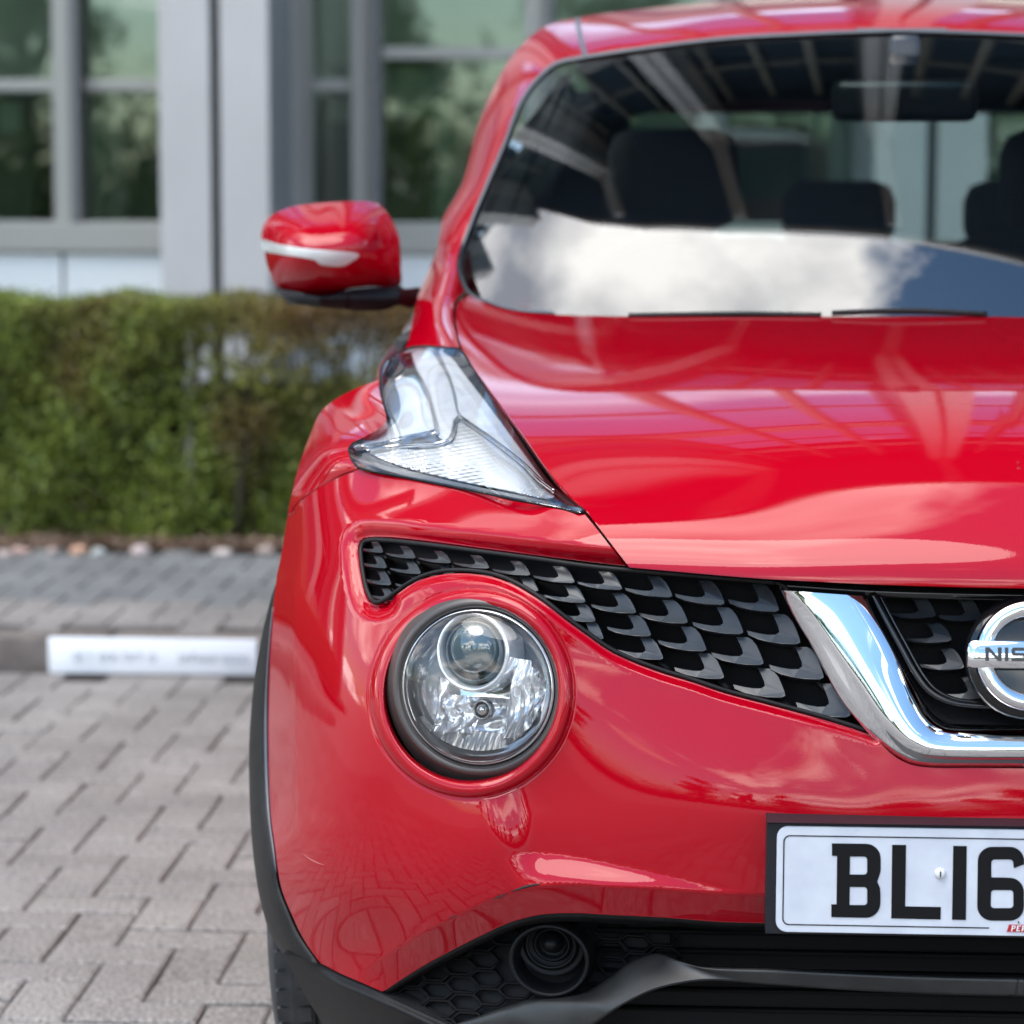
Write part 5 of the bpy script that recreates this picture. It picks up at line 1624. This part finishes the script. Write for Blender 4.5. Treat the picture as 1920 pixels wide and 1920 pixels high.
# ------------------------------------------------------------------ soil, stones, hedge
SOIL = mat('soil', (.07, .05, .035), rough=.95)
noise_col(SOIL, (.045, .032, .024), (.13, .095, .07), 25, 6, .3, .7, bump=.6, bscale=120)
so = MB().add([(-12, UY + .1, KH + .0), (12, UY + .1, KH), (12, 9.2, KH), (-12, 9.2, KH)], [(0, 1, 2, 3)]).build('soil', SOIL, None, smooth=False); so['kind'] = 'structure'
def at_z(u, v, z):
    lo, hi = -2., 60.
    for _ in range(50):
        m_ = (lo + hi) / 2
        if at(u, v, m_)[2] > z: lo = m_
        else: hi = m_
    return at(u, v, lo)
STN = [(6, 1046, .05, (.42, .33, .30), 'pale pink stone lying at the left picture edge under the hedge'),
       (38, 1042, .055, (.45, .30, .25), 'pink stone in the row under the hedge, second from the left'),
       (98, 1040, .045, (.36, .28, .25), 'brownish pink stone half hidden under the hedge leaves'),
       (146, 1041, .060, (.52, .30, .20), 'orange stone under the hedge, the most orange of the row'),
       (184, 1044, .050, (.38, .39, .37), 'grey stone beside the orange one under the hedge'),
       (262, 1043, .065, (.50, .40, .37), 'large pale pink stone under the middle of the hedge'),
       (415, 1045, .052, (.48, .41, .37), 'rounded pale stone standing alone under the hedge near the car'),
       (498, 1042, .060, (.36, .28, .24), 'brown pink stone under the hedge right beside the red car')]
for (u, v, r_, c_, lb_) in STN:
    r_ = r_ * .45
    P = at_z(u, v, KH)
    bm = bmesh.new(); bmesh.ops.create_icosphere(bm, subdivisions=3, radius=r_)
    rr0 = random.Random(int(u))
    ph_ = [rr0.uniform(0, 6) for _ in range(6)]
    for q in bm.verts:
        n_1 = q.co.normalized()
        q.co *= 1 + .12 * math.sin(3 * n_1.x + ph_[0]) + .10 * math.sin(4 * n_1.y + ph_[1]) + .08 * math.sin(6 * n_1.z + ph_[2] + 3 * n_1.x)
        q.co.z *= .62; q.co.x *= 1.15
    me_ = bpy.data.meshes.new('stone'); bm.to_mesh(me_); bm.free()
    me_.polygons.foreach_set('use_smooth', [True] * len(me_.polygons))
    m_ = mat('stone', c_, rough=.85); noise_col(m_, tuple(x * .7 for x in c_), tuple(min(1, x * 1.2) for x in c_), 30, 5, .3, .7, bump=.5, bscale=80)
    o = new_obj('stone', me_, None, m_, (P[0], P[1] + r_ * .6, KH + r_ * .45))
    tag(o, lb_, 'stone', group='stones along the foot of the hedge')

LEAF = bpy.data.materials.new('hedge_leaf'); LEAF.use_nodes = True
def leaf_nodes(m_, greens, trans=.25, dry=False):
    nt, b = nodes(m_); Nn = nt.nodes.new; Ln = nt.links.new
    b.inputs['Roughness'].default_value = .5
    ge = Nn("ShaderNodeNewGeometry")
    rp_ = Nn("ShaderNodeValToRGB")
    rp_.color_ramp.elements[0].color = (*greens[0], 1); rp_.color_ramp.elements[1].color = (*greens[-1], 1)
    for i, c_ in enumerate(greens[1:-1]):
        e_ = rp_.color_ramp.elements.new((i + 1) / (len(greens) - 1)); e_.color = (*c_, 1)
    Ln(ge.outputs['Random Per Island'], rp_.inputs[0])
    col = rp_.outputs[0]
    if dry:
        sp_ = Nn("ShaderNodeSeparateXYZ"); Ln(ge.outputs['Position'], sp_.inputs[0])
        nz_ = Nn("ShaderNodeTexNoise"); nz_.inputs['Scale'].default_value = 2.6; nz_.inputs['Detail'].default_value = 5; Ln(ge.outputs['Position'], nz_.inputs['Vector'])
        a1 = Nn("ShaderNodeMapRange"); a1.inputs[1].default_value = -2.05; a1.inputs[2].default_value = -1.5; Ln(sp_.outputs[0], a1.inputs[0])
        a2 = Nn("ShaderNodeMapRange"); a2.inputs[1].default_value = .45; a2.inputs[2].default_value = .78; Ln(sp_.outputs[2], a2.inputs[0])
        a3 = Nn("ShaderNodeMath"); a3.operation = 'MULTIPLY'; Ln(a1.outputs[0], a3.inputs[0]); Ln(a2.outputs[0], a3.inputs[1])
        a4 = Nn("ShaderNodeMapRange"); a4.inputs[1].default_value = .5; a4.inputs[2].default_value = .66; a4.inputs[4].default_value = .75; Ln(nz_.outputs[0], a4.inputs[0])
        a5 = Nn("ShaderNodeMath"); a5.operation = 'MAXIMUM'; Ln(a3.outputs[0], a5.inputs[0]); Ln(a4.outputs[0], a5.inputs[1])
        dr = Nn("ShaderNodeValToRGB"); dr.color_ramp.elements[0].color = (.10, .055, .022, 1); dr.color_ramp.elements[1].color = (.27, .17, .055, 1); Ln(ge.outputs['Random Per Island'], dr.inputs[0])
        mx_ = Nn("ShaderNodeMix"); mx_.data_type = 'RGBA'; Ln(a5.outputs[0], mx_.inputs[0]); Ln(col, mx_.inputs[6]); Ln(dr.outputs[0], mx_.inputs[7]); col = mx_.outputs[2]
    Ln(col, b.inputs['Base Color'])
    tr_ = Nn("ShaderNodeBsdfTranslucent"); Ln(col, tr_.inputs[0])
    ms = Nn("ShaderNodeMixShader"); ms.inputs[0].default_value = trans
    o_ = nt.nodes['Material Output']; Ln(b.outputs[0], ms.inputs[1]); Ln(tr_.outputs[0], ms.inputs[2]); Ln(ms.outputs[0], o_.inputs[0])
leaf_nodes(LEAF, [(.055, .075, .015), (.13, .175, .025), (.21, .27, .04), (.34, .39, .07)], dry=True)
def leaf_mesh(name, C, size, mat_, parent, nrm=None):
    n = len(C)
    A = rng.normal(size=(n, 3)); A /= np.linalg.norm(A, axis=1)[:, None]
    B = rng.normal(size=(n, 3)); B -= A * (A * B).sum(1)[:, None]; B /= np.linalg.norm(B, axis=1)[:, None]
    s_ = (size * rng.uniform(.6, 1.35, n))[:, None]
    V = np.empty((n, 4, 3)); V[:, 0] = C - A * s_; V[:, 1] = C + B * s_ * .5; V[:, 2] = C + A * s_; V[:, 3] = C - B * s_ * .5
    me = bpy.data.meshes.new(name); me.vertices.add(4 * n); me.vertices.foreach_set('co', V.reshape(-1))
    me.loops.add(4 * n); me.loops.foreach_set('vertex_index', np.arange(4 * n, dtype=np.int32))
    me.polygons.add(n); me.polygons.foreach_set('loop_start', np.arange(0, 4 * n, 4, dtype=np.int32))
    me.update(calc_edges=True)
    me.materials.append(mat_)
    return me
BARK = mat('bark', (.06, .045, .035), rough=.9)
noise_col(BARK, (.035, .026, .02), (.11, .085, .065), 30, 6, .3, .7, bump=.6, bscale=60)
hedge = thing('hedge', 'long clipped green hedge turning brown and thin beside the red car', 'hedge', (-1.5, UY + .35, KH))
hy0, hy1 = UY + .20, UY + .75
hz = float(at(200, 562, hy0 + .1)[2])
HOLES = [(447, 651, 22), (380, 702, 13), (431, 710, 15), (273, 694, 9), (483, 742, 14), (344, 726, 8), (329, 805, 11), (566, 666, 18), (606, 690, 16), (673, 678, 24), (459, 769, 10), (83, 777, 8), (640, 640, 12), (540, 720, 12)]
def hedge_leaves(x0, x1, n, size):
    x = rng.uniform(x0, x1, n); t = rng.rand(n)
    front = t < .72
    y = np.where(front, hy0 + np.abs(rng.normal(0, .07, n)), rng.uniform(hy0, hy1, n))
    z = np.where(front, rng.uniform(KH, hz, n), hz - np.abs(rng.normal(0, .05, n)))
    bump_ = .035 * np.sin(x * 7.3 + z * 5) + .03 * np.sin(x * 13.1 - z * 9) + .02 * np.sin(x * 31 + z * 23)
    y = y + bump_; z = z + np.where(front, 0, .012 * np.sin(x * 17) + rng.normal(0, .008, n))
    # thin and gappy towards the right, at mid height
    thin = sst(-2.15, -1.65, x) * sst(.22, .38, z) * (1 - sst(.72, .80, z))
    holes_ = np.sin(x * 19 + 3 * np.sin(z * 15)) * np.sin(z * 24 + 2 * np.sin(x * 11))
    keep = rng.rand(n) > thin * np.where(holes_ > .6, .6, .05)
    for u_, v_, r_ in HOLES:
        c_ = at(u_, v_, hy0 + .1)
        d_ = np.hypot(x - c_[0], (z - c_[2]) * 1.1) * 580
        keep &= (d_ > r_ * rng.uniform(.75, 1.35, n)) | (rng.rand(n) < .10)
    return np.stack([x, y, z], 1)[keep]
def hl_(P): return P - np.array(hedge.location)
me_ = leaf_mesh('foliage', hl_(np.vstack([hedge_leaves(-3.2, -.3, 105000, .011), hedge_leaves(-9, -3.2, 16000, .02), hedge_leaves(-.3, 9, 20000, .02)])), np.concatenate([[.0105]]), LEAF, hedge)
o = new_obj('foliage', me_, hedge); o['kind'] = 'stuff'
tw = MB()
for i in range(260):
    x_ = random.uniform(-3.1, -.4); y_ = random.uniform(hy0 + .05, hy1 - .1)
    p_ = [np.array([x_, y_, KH])]
    for k_ in range(4):
        p_.append(p_[-1] + np.array([random.uniform(-.06, .06), random.uniform(-.05, .05), (hz - KH) / 4.2]))
    tw.tube(p_, [.008, .006, .005, .003, .002], 5)
o = tw.build('twigs', BARK, hedge); o['kind'] = 'stuff'
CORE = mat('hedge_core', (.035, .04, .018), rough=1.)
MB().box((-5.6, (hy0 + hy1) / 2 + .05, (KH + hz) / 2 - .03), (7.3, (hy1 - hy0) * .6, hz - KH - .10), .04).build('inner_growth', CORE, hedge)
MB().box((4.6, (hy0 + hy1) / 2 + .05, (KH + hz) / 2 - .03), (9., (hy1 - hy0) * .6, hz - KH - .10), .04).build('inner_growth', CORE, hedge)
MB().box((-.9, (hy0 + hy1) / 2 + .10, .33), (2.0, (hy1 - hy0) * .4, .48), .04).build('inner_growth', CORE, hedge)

# dead leaves and bark crumbs at the foot of the hedge
LIT = bpy.data.materials.new('leaf_litter'); LIT.use_nodes = True
leaf_nodes(LIT, [(.16, .09, .05), (.26, .16, .10), (.10, .06, .035), (.34, .24, .17)], trans=.05)
n_l = 15000
me_ = leaf_mesh('leaf_litter', np.stack([rng.uniform(-3.2, -.3, n_l), UY + .06 + np.abs(rng.normal(0, .09, n_l)), KH + .006 + np.abs(rng.normal(0, .012, n_l))], 1), np.array([.011]), LIT, None)
o = new_obj('leaf_litter', me_); o['kind'] = 'stuff'

# ------------------------------------------------------------------ building behind
GY, CY = 9.2, 7.75
METAL = mat('grey_cladding', (.5, .5, .54), rough=.42)
noise_col(METAL, (.42, .40, .385), (.47, .45, .435), 2, 3, .3, .7)
METALD = mat('dark_joint', (.07, .075, .08), rough=.5)
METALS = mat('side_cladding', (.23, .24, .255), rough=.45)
FRAME = mat('window_frame_metal', (.40, .395, .36), rough=.45)
PANEL = mat('white_panel', (.84, .88, .88), rough=.35)
BGLASS = glass_mat('facade_glass', (.80, .88, .82), 2.1)
UGLASS = mat('upper_glass', (.30, .44, .58), rough=.03, metal=.9)
SOFF = mat('soffit_panel', (.07, .12, .18), rough=.6)  # blue put into the colour for the sky tone in the windscreen
bld = thing('office_building', 'grey clad office building with tall greenish windows behind the hedge', 'building', (0, GY, 0))
BH = 13.5
def bX(u, Y): return float(at(u, 300, Y)[0])
def bZ(v, Y, u=300): return float(at(u, v, Y)[2])
c0x0, c0x1 = bX(300, CY), bX(505, CY)
cw = c0x1 - c0x0; pitch_ = 2.72
for k_ in range(-4, 8):
    xx = c0x0 + k_ * pitch_
    w1 = cw * .465; w2 = cw * .44; gp_ = cw - w1 - w2
    cl = MB().box((xx + cw / 2, (CY + GY) / 2 + .03, BH / 2), (cw - .02, GY - CY - .06, BH)).build('column', METALD, bld, smooth=False)
    MB().box((xx + w1 / 2, CY + .02, BH / 2), (w1, .05, BH), .004).build('column_panel', METAL, cl, smooth=False)
    MB().box((xx + cw - w2 / 2, CY + .02, BH / 2), (w2, .05, BH), .004).build('column_panel', METAL, cl, smooth=False)
    dY = (GY - CY)
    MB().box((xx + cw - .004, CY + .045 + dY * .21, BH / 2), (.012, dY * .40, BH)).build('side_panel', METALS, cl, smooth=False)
    MB().box((xx + cw - .004, CY + .06 + dY * .66, BH / 2), (.012, dY * .44, BH)).build('side_panel', METAL, cl, smooth=False)
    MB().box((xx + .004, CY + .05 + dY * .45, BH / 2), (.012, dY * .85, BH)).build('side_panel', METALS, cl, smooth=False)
XL, XR = -11.5, 18.
zs1, zs2, zp_ = bZ(415, GY), bZ(472, GY), bZ(562, GY)
ztr = bZ(160, GY); ztr2 = bZ(100, GY, 850)
# white lower panels and grey sill
x_ = bX(115, GY - .1)
px_ = [x_ + .9 * i for i in range(-10, 22)]
for i in range(len(px_) - 1):
    MB().box(((px_[i] + px_[i + 1]) / 2, GY - .08, zs2 / 2 - .0), (.885, .05, zs2 - .01), .003).build('base_panel', PANEL, bld, smooth=False)
MB().box(((XL + XR) / 2, GY - .04, (zs1 + zs2) / 2), (XR - XL, .20, zs1 - zs2), .01).build('sill', FRAME, bld, smooth=False)
mull = [bX(130, GY), bX(685, GY), bX(1006, GY)]
ms_ = mull[2] - mull[1]
allm = [mull[0] - i * ms_ for i in range(0, 12)] + [mull[1] + i * ms_ for i in range(0, 24)] 
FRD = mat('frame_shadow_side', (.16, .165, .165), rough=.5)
for x_ in allm:
    if not (XL < x_ < XR): continue
    f = MB().box((x_, GY - .01, (zs1 + BH) / 2), (.10, .16, BH - zs1), .006).build('mullion', FRAME, bld, smooth=False)
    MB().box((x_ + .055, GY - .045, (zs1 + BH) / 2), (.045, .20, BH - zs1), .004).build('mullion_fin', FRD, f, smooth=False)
ed_ = sorted(allm)
for i in range(len(ed_) - 1):
    a_, b2 = ed_[i] + .08, ed_[i + 1] - .05
    if b2 < XL or a_ > XR: continue
    zt1 = ztr if a_ < -2 else ztr2
    if b2 - a_ > .1:
        MB().box(((a_ + b2) / 2, GY - .005, zt1), (b2 - a_, .09, .052), .005).build('transom', FRAME, bld, smooth=False)
        for z0, z1 in ((zs1, zt1 - .026), (zt1 + .026, 3.1)):
            MB().box(((a_ + b2) / 2, GY + .01, (z0 + z1) / 2), (b2 - a_, .012, z1 - z0)).build('window_pane', BGLASS, bld, smooth=False)
for fl_ in range(3):
    z0 = 3.1 + fl_ * 3.45
    MB().box(((XL + XR) / 2, GY - .02, z0 + .3), (XR - XL, .14, .6), .01).build('spandrel', METAL, bld, smooth=False)
    MB().box(((XL + XR) / 2, GY + .02, z0 + 2.03), (XR - XL, .02, 2.85)).build('upper_glazing', UGLASS, bld, smooth=False)
    MB().box(((XL + XR) / 2, GY - .01, z0 + 1.9), (XR - XL, .10, .06)).build('upper_transom', FRAME, bld, smooth=False)
# unseen oversailing roof on beams, front edge shaped to bound the windscreen's sky reflection
RE = [(XL - .5, 9.35), (-8.25, 9.3), (-7.48, 8.29), (-5.92, 6.76), (-4.5, 5.9), (-2.65, 5.22), (-1.07, 4.91), (.35, 4.70), (1.74, 4.42), (2.93, 4.17), (6, 3.7), (11, 3.3), (XR + .5, 3.0)]
def roof_slab(z0, z1, d):
    e_ = [(x, y + d) for x, y in RE] + [(XR + .5, 13.2), (XL - .5, 13.2)]
    n = len(e_)
    return MB().add([(x, y, z0) for x, y in e_] + [(x, y, z1) for x, y in e_], [tuple(range(n))[::-1], tuple(range(n, 2 * n))] + [(i, (i + 1) % n, n + (i + 1) % n, n + i) for i in range(n)])
roof_slab(BH, BH + .5, 0).build('roof', METAL, bld, smooth=False)
roof_slab(BH - .06, BH - .003, .15).build('soffit', SOFF, bld, smooth=False)
for k_ in range(-4, 8):
    xx = c0x0 + cw / 2 + k_ * pitch_
    ye = np.interp(xx, [p[0] for p in RE], [p[1] for p in RE]) + .3
    if xx < XR: MB().box((xx, (ye + 9.1) / 2, BH - .24), (.24, 9.1 - ye, .36), .01).build('roof_beam', METAL, bld, smooth=False)
# rooms behind the glass
ROOM = mat('room_wall', (.2, .25, .2), rough=.8)
noise_col(ROOM, (.6, .63, .58), (.95, .96, .92), 1.3, 3, .35, .65)
ROOMF = mat('room_floor', (.20, .21, .19), rough=.6)
MB().box(((XL + XR) / 2, 10.9, 1.6), (XR - XL, .1, 3.2)).build('back_wall', ROOM, bld, smooth=False)
MB().box(((XL + XR) / 2, 10.1, .25), (XR - XL, 1.6, .1)).build('room_floor', ROOMF, bld, smooth=False)
MB().box(((XL + XR) / 2, 10.1, 3.12), (XR - XL, 1.6, .1)).build('room_ceiling', mat('room_ceiling', (.25, .27, .25), rough=.8), bld, smooth=False)
for x_ in (XL, XR): MB().box((x_, 11.2, BH / 2), (.1, 4.2, BH)).build('end_wall', METAL, bld, smooth=False)
MB().box(((XL + XR) / 2, 13.3, BH / 2), (XR - XL, .1, BH)).build('rear_wall', METAL, bld, smooth=False)
BLI = mat('blind_fabric', (.42, .50, .44), rough=.8, Emission_Strength=0.)
YB = GY + .12
for (ua, ub, va, vb_) in ((728, 818, 108, 218), (616, 655, 120, 228), (0, 40, 190, 250), (820, 850, 170, 410), (172, 196, 20, 400)):
    xa, xb = bX(ua, YB), bX(ub, YB); za_, zb2 = bZ(vb_, YB), bZ(va, YB)
    MB().box(((xa + xb) / 2, YB, (za_ + zb2) / 2), (xb - xa, .01, zb2 - za_)).build('blind', BLI, bld, smooth=False)
for i in range(9):
    x_ = -3.6 + i * .9
    MB().box((x_, 10.3 + .15 * (i % 3), 1.0), (.5, .4, 1.2), .02).build('cabinet', ROOMF, bld, smooth=False)

# ------------------------------------------------------------------ trees behind the camera (seen in the paint, chrome and glass)
TL = bpy.data.materials.new('tree_leaf'); TL.use_nodes = True
leaf_nodes(TL, [(.04, .075, .016), (.07, .12, .025), (.11, .17, .035)], trans=.2)
def tree_data(seed, H, Rr, n):
    r = np.random.RandomState(seed)
    k_ = 26
    cs = []
    for i in range(k_):
        a_ = r.uniform(0, 2 * math.pi); t_ = r.uniform(0, 1)
        rad_ = Rr * (.25 + .75 * math.sin(math.pi * min(1, t_ * .8 + .18))) * r.uniform(.25, .95)
        cs.append((rad_ * math.cos(a_), rad_ * math.sin(a_), H * (.28 + .68 * t_)))
    cs = np.array(cs)
    m = MB()
    m.tube([(0, 0, -.1), (.05, 0, H * .2), (-.08, .06, H * .45), (.02, 0, H * .8)], [H * .028, H * .022, H * .015, H * .004], 10)
    lm = MB()
    for c_ in cs:
        z0 = min(c_[2] * .6, H * .6)
        m.tube([(0, 0, z0), (c_[0] * .5, c_[1] * .5, (z0 + c_[2]) / 2 + .1), tuple(c_)], [H * .010, H * .006, .01], 6)
    idx = r.randint(0, k_, n)
    d = r.normal(size=(n, 3)); d /= np.linalg.norm(d, axis=1)[:, None]
    P = cs[idx] + d * (Rr * .30 * r.rand(n, 1)**.5) * np.array([1.1, 1.1, .8])
    return m, P
TP = []
for s_, H, Rr in ((1, 8.5, 3.0), (2, 10.5, 3.4), (3, 7., 2.8)):
    m, P = tree_data(s_, H, Rr, 9000)
    a = bpy.data.meshes.new('trunk'); a.from_pydata([tuple(v) for v in m.V], [], m.F); a.materials.append(BARK); a.polygons.foreach_set('use_smooth', [True] * len(a.polygons)); a.update()
    TP.append((a, leaf_mesh('crown', P, np.array([.13]), TL, None)))
TR = [(-19, -24, 0, .9), (-12.5, -31, 1, .7), (-7.0, -34, 2, .9), (-1.5, -36, 1, .62), (4.5, -34, 0, .8), (10, -32, 1, .6), (16, -27, 2, .9), (-24, -14, 1, .6), (-26, -6, 0, .6), (-30, 2, 2, .8), (22, -15, 0, .8), (25, -6, 1, .8)]
for i, (x_, y_, k_, sc_2) in enumerate(TR):
    t_ = thing('tree', 'leafy green tree standing behind the camera across the car park', 'tree', (x_, y_, 0), 'trees across the car park behind the camera')
    t_.scale = (sc_2,) * 3; t_.rotation_euler.z = i * 1.3
    new_obj('trunk', TP[k_][0], t_); new_obj('crown', TP[k_][1], t_)
# low hedge closing the far side of the car park
me_ = leaf_mesh('shrub_belt', np.stack([rng.uniform(-24, 24, 26000), -30 + rng.normal(0, .6, 26000), np.abs(rng.normal(0, 1.1, 26000))], 1), np.array([.16]), TL, None)
o = new_obj('shrub_belt', me_); o['kind'] = 'stuff'; o['label'] = 'belt of low shrubs along the far side of the car park behind the camera'; o['category'] = 'shrubs'
